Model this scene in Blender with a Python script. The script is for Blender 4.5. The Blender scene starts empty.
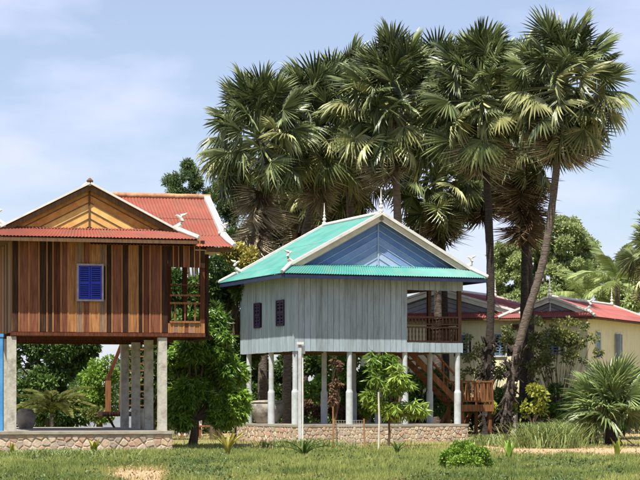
import bpy, math, random
import numpy as np
from mathutils import Vector, Matrix, Euler
R = math.radians
random.seed(7); np.random.seed(7)
SC = bpy.context.scene
COL = SC.collection

# ------------------------------------------------------------------ camera, sky, sun, exposure
F = 2072.0; ZC = 1.22; HOR = 404.0
cam_d = bpy.data.cameras.new('camera'); cam = bpy.data.objects.new('camera', cam_d); COL.objects.link(cam)
cam.location = (0, 0, ZC); cam.rotation_euler = (R(90), 0, 0)
cam_d.sensor_width = 36; cam_d.lens = F / 640 * 36; cam_d.shift_y = (HOR - 240) / 640
cam_d.clip_start = 0.5; cam_d.clip_end = 8000
SC.camera = cam
SUN_DIR = Vector((-.41, -.91, 0)).normalized()
EL = R(65.5)
SUN_DIR = Vector((SUN_DIR.x * math.cos(EL), SUN_DIR.y * math.cos(EL), math.sin(EL)))
ld = bpy.data.lights.new('sun', 'SUN'); ld.energy = 5.0; ld.angle = R(0.5); ld.color = (1.0, .95, .87)
sun = bpy.data.objects.new('sun', ld); COL.objects.link(sun); sun.location = (0, 0, 60)
sun.rotation_euler = SUN_DIR.to_track_quat('Z', 'Y').to_euler()
w = bpy.data.worlds.new('World'); SC.world = w; w.use_nodes = True
nt = w.node_tree; bg = nt.nodes['Background']
sky = nt.nodes.new('ShaderNodeTexSky'); sky.sky_type = 'NISHITA'; sky.sun_disc = False
sky.sun_elevation = EL; sky.sun_rotation = math.atan2(SUN_DIR.x, SUN_DIR.y)
sky.air_density = 1.0; sky.dust_density = 0.6; sky.ozone_density = 3.0
tc = nt.nodes.new('ShaderNodeTexCoord'); mp = nt.nodes.new('ShaderNodeMapping')
mp.inputs['Scale'].default_value = (1, 1, 2.6); mp.inputs['Location'].default_value = (.33, .2, .05)
no = nt.nodes.new('ShaderNodeTexNoise'); no.inputs['Scale'].default_value = 7; no.inputs['Detail'].default_value = 5; no.inputs['Roughness'].default_value = .5
rp = nt.nodes.new('ShaderNodeValToRGB'); rp.color_ramp.elements[0].position = .47; rp.color_ramp.elements[1].position = .68
rp.color_ramp.elements[0].color = (0.27, 0.27, 0.27, 1); rp.color_ramp.elements[1].color = (.8, .8, .8, 1)
mx = nt.nodes.new('ShaderNodeMixRGB'); mx.inputs[2].default_value = (7.1, 7.25, 9.5, 1)
nt.links.new(tc.outputs['Generated'], mp.inputs['Vector']); nt.links.new(mp.outputs[0], no.inputs['Vector'])
nt.links.new(no.outputs['Fac'], rp.inputs[0]); nt.links.new(rp.outputs[0], mx.inputs[0])
nt.links.new(sky.outputs[0], mx.inputs[1]); nt.links.new(mx.outputs[0], bg.inputs[0])
bg.inputs[1].default_value = 0.066
SC.view_settings.view_transform = 'Standard'; SC.view_settings.look = 'None'
SC.view_settings.exposure = 1.0; SC.view_settings.gamma = 1.0

# ------------------------------------------------------------------ helpers
def W(px, py, Y): return Vector(((px - 320) / F * Y, Y, ZC + (HOR - py) / F * Y))
def G(px, Y): return Vector(((px - 320) / F * Y, Y, 0))

def c8(r, g, b):
    f = lambda x: .82 * (((x / 255) / 12.92) if x / 255 <= .04045 else (((x / 255) + .055) / 1.055) ** 2.4)
    return (f(r), f(g), f(b), 1)

def mat(name, a, b=None, scale=4.0, stretch=(1, 1, 1), rough=.75, bump=0.0, orand=0.0, spec=.3, lo=.35, hi=.65,
        dirt=None, dscale=1.2, dlo=.5, dhi=.75, metal=0.0, transl=0.0, attr=None, bscale=None, detail=5.0):
    m = bpy.data.materials.new(name); m.use_nodes = True
    t = m.node_tree; N = t.nodes; L = t.links
    p = N['Principled BSDF']; out = N['Material Output']
    p.inputs['Roughness'].default_value = rough; p.inputs['Metallic'].default_value = metal
    p.inputs['Specular IOR Level'].default_value = spec
    geo = N.new('ShaderNodeNewGeometry'); oi = N.new('ShaderNodeObjectInfo')
    mul = N.new('ShaderNodeVectorMath'); mul.operation = 'SCALE'; mul.inputs[0].default_value = (17, 31, 13)
    L.new(oi.outputs['Random'], mul.inputs['Scale'])
    mpn = N.new('ShaderNodeMapping'); mpn.inputs['Scale'].default_value = stretch
    add = N.new('ShaderNodeVectorMath'); L.new(geo.outputs['Position'], mpn.inputs['Vector'])
    L.new(mpn.outputs[0], add.inputs[0]); L.new(mul.outputs[0], add.inputs[1])
    nz = N.new('ShaderNodeTexNoise'); nz.inputs['Scale'].default_value = scale; nz.inputs['Detail'].default_value = detail
    nz.inputs['Roughness'].default_value = .6
    L.new(add.outputs[0], nz.inputs['Vector'])
    mr = N.new('ShaderNodeMapRange'); mr.inputs[1].default_value = lo; mr.inputs[2].default_value = hi
    L.new(nz.outputs['Fac'], mr.inputs[0])
    mix = N.new('ShaderNodeMixRGB'); mix.inputs[1].default_value = a; mix.inputs[2].default_value = b or a
    if attr:
        at = N.new('ShaderNodeAttribute'); at.attribute_name = attr; L.new(at.outputs['Fac'], mix.inputs[0])
    else:
        L.new(mr.outputs[0], mix.inputs[0])
    col = mix.outputs[0]
    if dirt:
        nd = N.new('ShaderNodeTexNoise'); nd.inputs['Scale'].default_value = dscale; nd.inputs['Detail'].default_value = 6
        nd.inputs['Roughness'].default_value = .7
        L.new(add.outputs[0], nd.inputs['Vector'])
        md = N.new('ShaderNodeMapRange'); md.inputs[1].default_value = dlo; md.inputs[2].default_value = dhi
        L.new(nd.outputs['Fac'], md.inputs[0])
        m2 = N.new('ShaderNodeMixRGB'); m2.inputs[2].default_value = dirt
        L.new(md.outputs[0], m2.inputs[0]); L.new(col, m2.inputs[1]); col = m2.outputs[0]
    if orand:
        mm = N.new('ShaderNodeMapRange'); mm.inputs[3].default_value = 1 - orand; mm.inputs[4].default_value = 1 + orand
        L.new(oi.outputs['Random'], mm.inputs[0])
        hs = N.new('ShaderNodeHueSaturation'); L.new(mm.outputs[0], hs.inputs['Value']); L.new(col, hs.inputs['Color'])
        col = hs.outputs[0]
    L.new(col, p.inputs['Base Color'])
    if bump:
        bn = N.new('ShaderNodeTexNoise'); bn.inputs['Scale'].default_value = bscale or scale * 3; bn.inputs['Detail'].default_value = 4
        L.new(add.outputs[0], bn.inputs['Vector'])
        bp = N.new('ShaderNodeBump'); bp.inputs['Strength'].default_value = 1; bp.inputs['Distance'].default_value = bump
        L.new(bn.outputs['Fac'], bp.inputs['Height']); L.new(bp.outputs[0], p.inputs['Normal'])
    if transl:
        tr = N.new('ShaderNodeBsdfTranslucent'); L.new(col, tr.inputs['Color'])
        ms = N.new('ShaderNodeMixShader'); ms.inputs[0].default_value = transl
        L.new(p.outputs[0], ms.inputs[1]); L.new(tr.outputs[0], ms.inputs[2]); L.new(ms.outputs[0], out.inputs['Surface'])
    return m

def tag(o, label=None, cat=None, group=None, kind=None):
    if label: o['label'] = label
    if cat: o['category'] = cat
    if group: o['group'] = group
    if kind: o['kind'] = kind
    return o

def thing(name, label, cat, loc=(0, 0, 0), rz=0, group=None):
    o = bpy.data.objects.new(name, None); COL.objects.link(o); o.empty_display_size = .2
    o.location = loc; o.rotation_euler = (0, 0, rz)
    return tag(o, label, cat, group)

def link(name, me, parent=None):
    o = bpy.data.objects.new(name, me); COL.objects.link(o)
    if parent: o.parent = parent
    return o

class MB:
    def __init__(s): s.v = []; s.f = []
    def add(s, vs, fs):
        n = len(s.v); s.v += [tuple(x) for x in vs]; s.f += [tuple(i + n for i in f) for f in fs]; return s
    def box(s, x0, x1, y0, y1, z0, z1):
        return s.add([(x0,y0,z0),(x1,y0,z0),(x1,y1,z0),(x0,y1,z0),(x0,y0,z1),(x1,y0,z1),(x1,y1,z1),(x0,y1,z1)],
                     [(0,3,2,1),(4,5,6,7),(0,1,5,4),(1,2,6,5),(2,3,7,6),(3,0,4,7)])
    def beam(s, a, b, w_, h_, up=(0, 0, 1)):
        a = Vector(a); b = Vector(b); d = (b - a).normalized(); up = Vector(up)
        sd = d.cross(up); sd = sd.normalized() if sd.length > 1e-6 else Vector((1, 0, 0)); u2 = sd.cross(d).normalized()
        sd *= w_ / 2; u2 *= h_ / 2
        vs = [a-sd-u2, a+sd-u2, a+sd+u2, a-sd+u2, b-sd-u2, b+sd-u2, b+sd+u2, b-sd+u2]
        return s.add(vs, [(0,1,2,3),(7,6,5,4),(0,4,5,1),(1,5,6,2),(2,6,7,3),(3,7,4,0)])
    def tube(s, pts, rads, n=8, cap=True):
        pts = [Vector(p) for p in pts]; base = len(s.v); k = len(pts)
        if not hasattr(rads, '__len__'): rads = [rads] * k
        ref = Vector((0, 0, 1)) if abs((pts[-1] - pts[0]).normalized().z) < .9 else Vector((1, 0, 0))
        vs = []
        for i, p in enumerate(pts):
            d = (pts[min(i + 1, k - 1)] - pts[max(i - 1, 0)]).normalized()
            a = d.cross(ref).normalized(); b = d.cross(a)
            for j in range(n):
                t = 2 * math.pi * j / n
                vs.append(p + (a * math.cos(t) + b * math.sin(t)) * rads[i])
        fs = []
        for i in range(k - 1):
            for j in range(n):
                fs.append((i*n+j, i*n+(j+1) % n, (i+1)*n+(j+1) % n, (i+1)*n+j))
        if cap: fs += [tuple(range(n))[::-1], tuple((k-1)*n+j for j in range(n))]
        return s.add(vs, fs)
    def lathe(s, c, prof, n=16):
        c = Vector(c)
        return s.tube([c + Vector((0, 0, z)) for r, z in prof], [r for r, z in prof], n)
    def mesh(s, name, m, smooth=False):
        me = bpy.data.meshes.new(name); me.from_pydata(s.v, [], s.f); me.materials.append(m)
        if smooth:
            me.polygons.foreach_set('use_smooth', [True] * len(me.polygons)); me.update(); me.set_sharp_from_angle(angle=R(50))
        me.update(); return me
    def build(s, name, m, parent=None, smooth=False, loc=None):
        o = link(name, s.mesh(name, m, smooth), parent)
        if loc: o.location = loc
        return o

# shared unit box scaled per piece (planks, slats, balusters)
_ub = {}
def piece(name, m, parent, x0, x1, y0, y1, z0, z1, rot=None):
    if m.name not in _ub:
        _ub[m.name] = MB().box(-.5, .5, -.5, .5, -.5, .5).mesh('board_' + m.name, m)
    o = link(name, _ub[m.name], parent)
    o.location = ((x0+x1)/2, (y0+y1)/2, (z0+z1)/2); o.scale = (abs(x1-x0), abs(y1-y0), abs(z1-z0))
    if rot: o.rotation_euler = rot
    return o

def np_mesh(name, V, Fq, m, var=None, smooth=False):
    """V (n,3), Fq (k,4) or (k,3)"""
    me = bpy.data.meshes.new(name); k = Fq.shape[1]
    me.vertices.add(len(V)); me.vertices.foreach_set('co', V.astype(np.float32).ravel())
    me.loops.add(Fq.size); me.loops.foreach_set('vertex_index', Fq.astype(np.int32).ravel())
    me.polygons.add(len(Fq)); me.polygons.foreach_set('loop_start', np.arange(0, Fq.size, k, dtype=np.int32))
    me.polygons.foreach_set('loop_total', np.full(len(Fq), k, dtype=np.int32))
    if smooth: me.polygons.foreach_set('use_smooth', np.ones(len(Fq), dtype=bool))
    me.materials.append(m)
    me.update(calc_edges=True); me.validate()
    if var is not None:
        a = me.attributes.new('var', 'FLOAT', 'POINT'); a.data.foreach_set('value', var.astype(np.float32))
    return me

# ------------------------------------------------------------------ materials
M_teal_plank = mat('teal_grey_paint', c8(156, 172, 179), c8(170, 184, 191), scale=3, stretch=(7, 7, .8), rough=.8, spec=.15, orand=.11, bump=.002,
                   dirt=c8(126, 132, 126), dscale=1.1, dlo=.48, dhi=.75)
M_backing = mat('dark_backing', c8(40, 34, 30), rough=.9)
M_teal_roof = mat('teal_roof_metal', c8(58, 132, 122), c8(78, 148, 138), scale=1.3, rough=.55, dirt=c8(104, 140, 122), dscale=2.2, dlo=.46, dhi=.75, orand=.07)
M_red_roof = mat('red_roof_metal', c8(134, 66, 52), c8(142, 80, 64), scale=1.4, rough=.75, dirt=c8(112, 78, 64), dscale=2.2, dlo=.45, dhi=.75, orand=.09)
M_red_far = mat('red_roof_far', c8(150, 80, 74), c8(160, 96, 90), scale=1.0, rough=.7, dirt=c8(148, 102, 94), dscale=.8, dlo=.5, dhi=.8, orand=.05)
M_white = mat('white_paint', c8(225, 224, 216), c8(208, 206, 196), scale=4, rough=.6, dirt=c8(165, 160, 145), dscale=2.5, dlo=.55, dhi=.85)
M_cream = mat('cream_paint', c8(214, 208, 188), c8(196, 190, 168), scale=4, rough=.6, dirt=c8(160, 150, 128), dscale=2.5, dlo=.55, dhi=.85)
M_navy = mat('navy_fascia', c8(34, 42, 72), c8(44, 52, 82), scale=5, rough=.55)
M_gblue = mat('blue_gable_paint', c8(96, 128, 182), c8(110, 142, 194), scale=3.0, spec=.05, rough=.95, orand=.1,
              dirt=None)
M_gmid = mat('mid_blue_paint', c8(120, 150, 198), c8(138, 164, 206), scale=3, rough=.95, spec=.05, orand=.08)
M_gpale = mat('pale_blue_paint', c8(160, 182, 214), c8(178, 196, 220), scale=14, rough=.95, spec=.05, orand=.1)  # blue gets paler towards the inner, lower gable boards
M_ltblue = mat('pale_blue_trim', c8(175, 195, 215), c8(150, 172, 200), scale=5, rough=.6)
M_concrete = mat('concrete_post', c8(196, 192, 180), c8(172, 166, 152), scale=6, rough=.9, dirt=c8(128, 120, 104), dscale=3, dlo=.5, dhi=.8, bump=.006)
M_post_white = mat('white_concrete', c8(196, 202, 202), c8(176, 182, 182), scale=5, rough=.8, dirt=c8(146, 142, 130), dscale=2.4, dlo=.52, dhi=.85)
M_slab = mat('slab_concrete', c8(176, 168, 152), c8(150, 142, 126), scale=2, rough=.95, dirt=c8(120, 108, 88), dscale=1.5, dlo=.5, dhi=.8, bump=.005)
M_mortar = mat('mortar', c8(196, 180, 160), c8(176, 158, 136), scale=8, rough=1, bump=.01)
M_stones = [mat('stone_pink', c8(198, 164, 140), c8(180, 146, 122), scale=7, rough=.95, orand=.12, bump=.01, dirt=c8(178, 150, 128), dscale=5),
            mat('stone_tan', c8(206, 182, 152), c8(184, 158, 128), scale=7, rough=.95, orand=.12, bump=.01, dirt=c8(172, 152, 128), dscale=5),
            mat('stone_grey', c8(186, 168, 150), c8(162, 146, 130), scale=7, rough=.95, orand=.12, bump=.01, dirt=c8(150, 136, 120), dscale=5),
            mat('stone_pale', c8(212, 194, 172), c8(190, 170, 146), scale=7, rough=.95, orand=.12, bump=.01, dirt=c8(180, 162, 140), dscale=5)]
wood = lambda n, a, b, **k: mat(n, a, b, scale=2.2, stretch=(14, 14, .9), rough=.92, spec=.08, bump=.003, orand=k.pop('orand', .1), dirt=k.pop('dirt', None), dscale=1.4, **k)
M_wd = {'d': wood('plank_dark', c8(70, 50, 40), c8(46, 34, 30), dirt=c8(104, 72, 54)),
        'b': wood('plank_brown', c8(110, 66, 46), c8(78, 48, 36), dirt=c8(48, 32, 26)),
        'r': wood('plank_red', c8(150, 96, 72), c8(110, 70, 54), dirt=c8(76, 50, 40)),
        'o': wood('plank_orange', c8(190, 136, 88), c8(146, 98, 64), dirt=c8(98, 66, 46)),
        'g': wood('plank_grey', c8(164, 134, 110), c8(128, 102, 84), dirt=c8(80, 60, 48)),
        't': wood('plank_tan', c8(176, 132, 84), c8(140, 100, 64), dirt=c8(98, 76, 52))}
M_batten = wood('batten_tan', c8(192, 140, 92), c8(160, 108, 70))
M_gable_wood = mat('gable_wood', c8(222, 160, 94), c8(192, 128, 70), scale=5, spec=.08, rough=.9, orand=.1, dirt=c8(150, 98, 54))
M_gable_sun = mat('gable_wood_painted_sun', c8(234, 190, 120), c8(216, 164, 98), scale=5, spec=.08, rough=.9, orand=.08)  # paler lower boards: sunlight at the gable foot put into the colour
M_eavewood = wood('eave_wood', c8(120, 92, 66), c8(92, 70, 52))
M_stair = wood('stair_wood', c8(162, 112, 74), c8(122, 82, 56), orand=.12, dirt=c8(82, 48, 32))
M_rail = wood('rail_wood', c8(112, 84, 68), c8(84, 64, 54), orand=.12)
M_shutter = mat('blue_shutter', c8(30, 48, 170), c8(42, 62, 188), scale=6, rough=.5)
M_lav = mat('lavender_frame', c8(176, 160, 176), c8(150, 136, 150), scale=6, rough=.7)
M_purple = mat('purple_shutter', c8(78, 60, 92), c8(60, 46, 74), scale=6, rough=.6)
M_yellow = mat('yellow_paint', c8(238, 232, 192), c8(230, 222, 178), scale=2.5, stretch=(3, 3, 1), rough=.75, orand=.02, dirt=c8(190, 178, 136), dscale=1.5, dlo=.55, dhi=.85)
M_grey = mat('grey_gable_paint', c8(150, 148, 156), c8(132, 130, 138), scale=3, rough=.7)
M_winblue = mat('faded_blue_shutter', c8(120, 150, 176), c8(92, 122, 156), scale=4, rough=.6)
M_dark = mat('dark_interior', c8(26, 24, 24), rough=.9)
M_jar = mat('jar_cement', c8(168, 160, 148), c8(140, 132, 122), scale=4, rough=.9, dirt=c8(70, 64, 58), dscale=2, bump=.006)
M_metal = mat('galvanised', c8(150, 152, 150), c8(120, 122, 122), scale=6, rough=.5, metal=.4)
M_blue = mat('blue_paint', c8(60, 130, 190), c8(80, 150, 205), scale=3, rough=.6)
M_fin = mat('finial_white', c8(226, 222, 210), c8(206, 200, 186), scale=8, rough=.6)
M_trunk = mat('palm_bark', c8(112, 100, 90), c8(74, 64, 56), scale=3, stretch=(2, 2, 7), rough=.95, bump=.03, bscale=5, dirt=c8(142, 128, 112), dscale=2.4)
M_trunk_dark = mat('palm_bark_dark', c8(76, 66, 58), c8(44, 38, 34), scale=3, stretch=(2, 2, 8), rough=.95, bump=.03, bscale=6)
M_bark = mat('bark', c8(108, 90, 70), c8(72, 58, 44), scale=6, stretch=(2, 2, .6), rough=.95, bump=.01)
leafm = lambda n, a, b, rough=.5, tr=.22, orand=.12, spec=.35: mat(n, a, b, rough=rough, transl=tr, attr='var', orand=orand, spec=spec)
M_frond = leafm('fan_frond_green', c8(60, 76, 44), c8(148, 158, 104), rough=.4, tr=.15, orand=.35, spec=.5)
M_frond_y = leafm('fan_frond_olive', c8(92, 102, 58), c8(188, 188, 130), rough=.45, tr=.14, orand=.25, spec=.45)
M_frond_dead = leafm('fan_frond_dead', c8(146, 130, 104), c8(210, 198, 168), rough=.8, tr=.08, orand=.35, spec=.15)
M_frond_brown = leafm('fan_frond_brown', c8(90, 74, 56), c8(134, 112, 86), rough=.85, tr=.08, orand=.35, spec=.1)
M_mango = leafm('mango_leaf', c8(64, 102, 30), c8(138, 172, 60), rough=.38, tr=.25, spec=.45)
M_mango_lt = leafm('young_mango_leaf', c8(78, 116, 36), c8(154, 178, 72), rough=.4, tr=.28, spec=.4)
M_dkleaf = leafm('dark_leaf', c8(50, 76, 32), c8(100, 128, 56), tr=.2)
M_midleaf = leafm('mid_leaf', c8(66, 88, 50), c8(112, 132, 78), tr=.25)
M_yleaf = leafm('yellowish_leaf', c8(128, 132, 58), c8(206, 188, 96), tr=.25)
M_farleaf = leafm('far_leaf', c8(128, 148, 90), c8(186, 198, 130), tr=.3, rough=.6)
M_shleaf = leafm('shrub_leaf', c8(76, 92, 42), c8(142, 142, 76), tr=.2)
M_dryleaf = leafm('dry_leaf', c8(84, 60, 46), c8(128, 96, 72), tr=.1, rough=.8)
M_croton = leafm('croton_leaf', c8(124, 136, 44), c8(188, 186, 76), tr=.3)
M_bush = leafm('bush_leaf', c8(84, 122, 36), c8(150, 180, 70), tr=.28)
M_ggrass = leafm('clump_grass', c8(92, 112, 56), c8(152, 164, 96), tr=.3)

# ------------------------------------------------------------------ ground
def lane(x, y):
    """bare-earth amount 0..1 at a ground point"""
    k = x / y * F + 320; v = HOR + ZC * F / y
    n = math.sin(x * 1.7 + y * .6) * .5 + math.sin(x * .53 - y * 1.1 + 2) * .5 + .6 * math.sin(x * 4.1 + y * 2.7)
    d = 0.0
    if k > 455: d = max(d, 1.25 - abs(v - 451) / 8.5 + n * .25)                          # worn band at the right
    if 235 < k <= 470: d = max(d, .75 - abs(v - 447) / 6 + n * .3)                    # strip along the plinth
    d = max(d, 1.5 - math.hypot((k - 140) / 40, (v - 475) / 10) + n * .12)            # bare patch, lower left
    d = max(d, .95 - math.hypot((k - 185) / 40, (v - 457) / 3) + n * .15)
    if v < 436: d = max(d, .55 + n * .3)
    return max(0, min(1, d))
def gz(x, y): return .02 * math.sin(x * .9 + y * .35) + .015 * math.sin(x * 2.1 - y * 1.3)
def ground():
    def axis(lo, hi, st, far):
        a = list(np.arange(lo, hi + 1e-6, st)); d = st; q = hi; p = lo
        while q < far: d *= 1.35; q += d; a.append(q)
        d = st
        while p > -far: d *= 1.35; p -= d; a.insert(0, p)
        return a
    xs = axis(-19, 19, .3, 4000); ys = axis(28, 90, .3, 4000)
    V = []; var = []
    for y in ys:
        for x in xs:
            near = 28 < y < 90 and abs(x) < 19
            V.append((x, y, (gz(x, y) if near else -.02) - .01)); var.append(lane(x, y) if near else .35)
    nx = len(xs); ny = len(ys)
    i = np.arange(nx - 1)[None, :] + nx * np.arange(ny - 1)[:, None]
    Fq = np.stack([i, i + 1, i + nx + 1, i + nx], -1).reshape(-1, 4)
    m = bpy.data.materials.new('ground_soil_grass'); m.use_nodes = True; N = m.node_tree.nodes; L = m.node_tree.links
    p = N['Principled BSDF']; p.inputs['Roughness'].default_value = 1; p.inputs['Specular IOR Level'].default_value = .1
    geo = N.new('ShaderNodeNewGeometry')
    def noise(s, d=6):
        z = N.new('ShaderNodeTexNoise'); z.inputs['Scale'].default_value = s; z.inputs['Detail'].default_value = d
        L.new(geo.outputs['Position'], z.inputs['Vector']); return z
    n1 = noise(1.6); n2 = noise(9); n3 = noise(.5)
    g = N.new('ShaderNodeMixRGB'); g.inputs[1].default_value = c8(96, 104, 58); g.inputs[2].default_value = c8(150, 142, 92); L.new(n1.outputs['Fac'], g.inputs[0])
    e = N.new('ShaderNodeMixRGB'); e.inputs[1].default_value = c8(160, 128, 98); e.inputs[2].default_value = c8(194, 168, 134); L.new(n2.outputs['Fac'], e.inputs[0])
    at = N.new('ShaderNodeAttribute'); at.attribute_name = 'var'
    ad = N.new('ShaderNodeMath'); ad.operation = 'ADD'; L.new(at.outputs['Fac'], ad.inputs[0]); L.new(n2.outputs['Fac'], ad.inputs[1])
    mr = N.new('ShaderNodeMapRange'); mr.inputs[1].default_value = .75; mr.inputs[2].default_value = 1.2; L.new(ad.outputs[0], mr.inputs[0])
    f = N.new('ShaderNodeMixRGB'); L.new(mr.outputs[0], f.inputs[0]); L.new(g.outputs[0], f.inputs[1]); L.new(e.outputs[0], f.inputs[2])
    L.new(f.outputs[0], p.inputs['Base Color'])
    b = N.new('ShaderNodeBump'); b.inputs['Distance'].default_value = .03; L.new(n2.outputs['Fac'], b.inputs['Height']); L.new(b.outputs[0], p.inputs['Normal'])
    o = link('ground', np_mesh('ground', np.array(V), Fq, m, np.array(var), True))
    tag(o, 'flat grassy ground with bare earth patches', None, None, 'structure')
ground()

# ------------------------------------------------------------------ architecture builders
def corr(mb, a0, a1, b0, b1, pitch=.085, amp=.012, ns=1):
    """corrugated sheet between top edge a0-a1 and bottom edge b0-b1"""
    a0, a1, b0, b1 = map(Vector, (a0, a1, b0, b1))
    n = max(4, int((b1 - b0).length / pitch) * 4)
    nrm = (a1 - a0 + b1 - b0).cross(b0 - a0 + b1 - a1).normalized()
    if nrm.z < 0: nrm = -nrm
    vs = []
    for lay in (0, -.008):
        for j in range(ns + 1):
            s = j / ns
            for i in range(n + 1):
                t = i / n
                p = (a0.lerp(a1, t)).lerp(b0.lerp(b1, t), s)
                vs.append(p + nrm * (amp * math.cos(i * math.pi / 2) + lay))
    K = (n + 1); T = K * (ns + 1); fs = []
    for j in range(ns):
        for i in range(n):
            q = j * K + i
            fs.append((q, q + 1, q + K + 1, q + K)); fs.append((T + q, T + q + K, T + q + K + 1, T + q + 1))
    for i in range(n):
        q = ns * K + i; fs.append((q, q + 1, T + q + 1, T + q))
    mb.add(vs, fs)

def finial(parent, x, y, z, h=.75, m=None):
    k = h / .75
    pr = [(.10, 0), (.10, .05), (.06, .07), (.05, .10), (.085, .14), (.085, .18), (.045, .21), (.04, .24), (.06, .27), (.06, .30), (.03, .33),
          (.035, .37), (.045, .40), (.025, .44), (.02, .6), (.006, .75)]
    MB().lathe((x, y, z), [(r * k * .8, zz * k) for r, zz in pr], 10).build('finial', m or M_fin, parent, True)

def horn(parent, x, y, z, dx, dy, s=1.0, m=None):
    s = s * .85
    """curling naga-style eave ornament leaning outwards"""
    d = Vector((dx, dy, 0)).normalized()
    pts = [(-.12, 0), (0, .05), (.12, .14), (.16, .24), (.11, .33), (.13, .40), (.24, .43), (.31, .48)]
    rad = [.075, .085, .075, .06, .06, .055, .035, .008]
    mb = MB().tube([Vector((x, y, z)) + d * a * s + Vector((0, 0, b * s)) for a, b in pts], [r * s for r in rad], 8)
    mb.tube([Vector((x, y, z)) + d * (.1 * s) + Vector((0, 0, .34 * s)), Vector((x, y, z)) + d * (.0 * s) + Vector((0, 0, .41 * s)),
             Vector((x, y, z)) - d * (.05 * s) + Vector((0, 0, .40 * s))], [.05 * s, .035 * s, .01 * s], 6)
    mb.build('eave_ornament', m or M_fin, parent, True)

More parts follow.
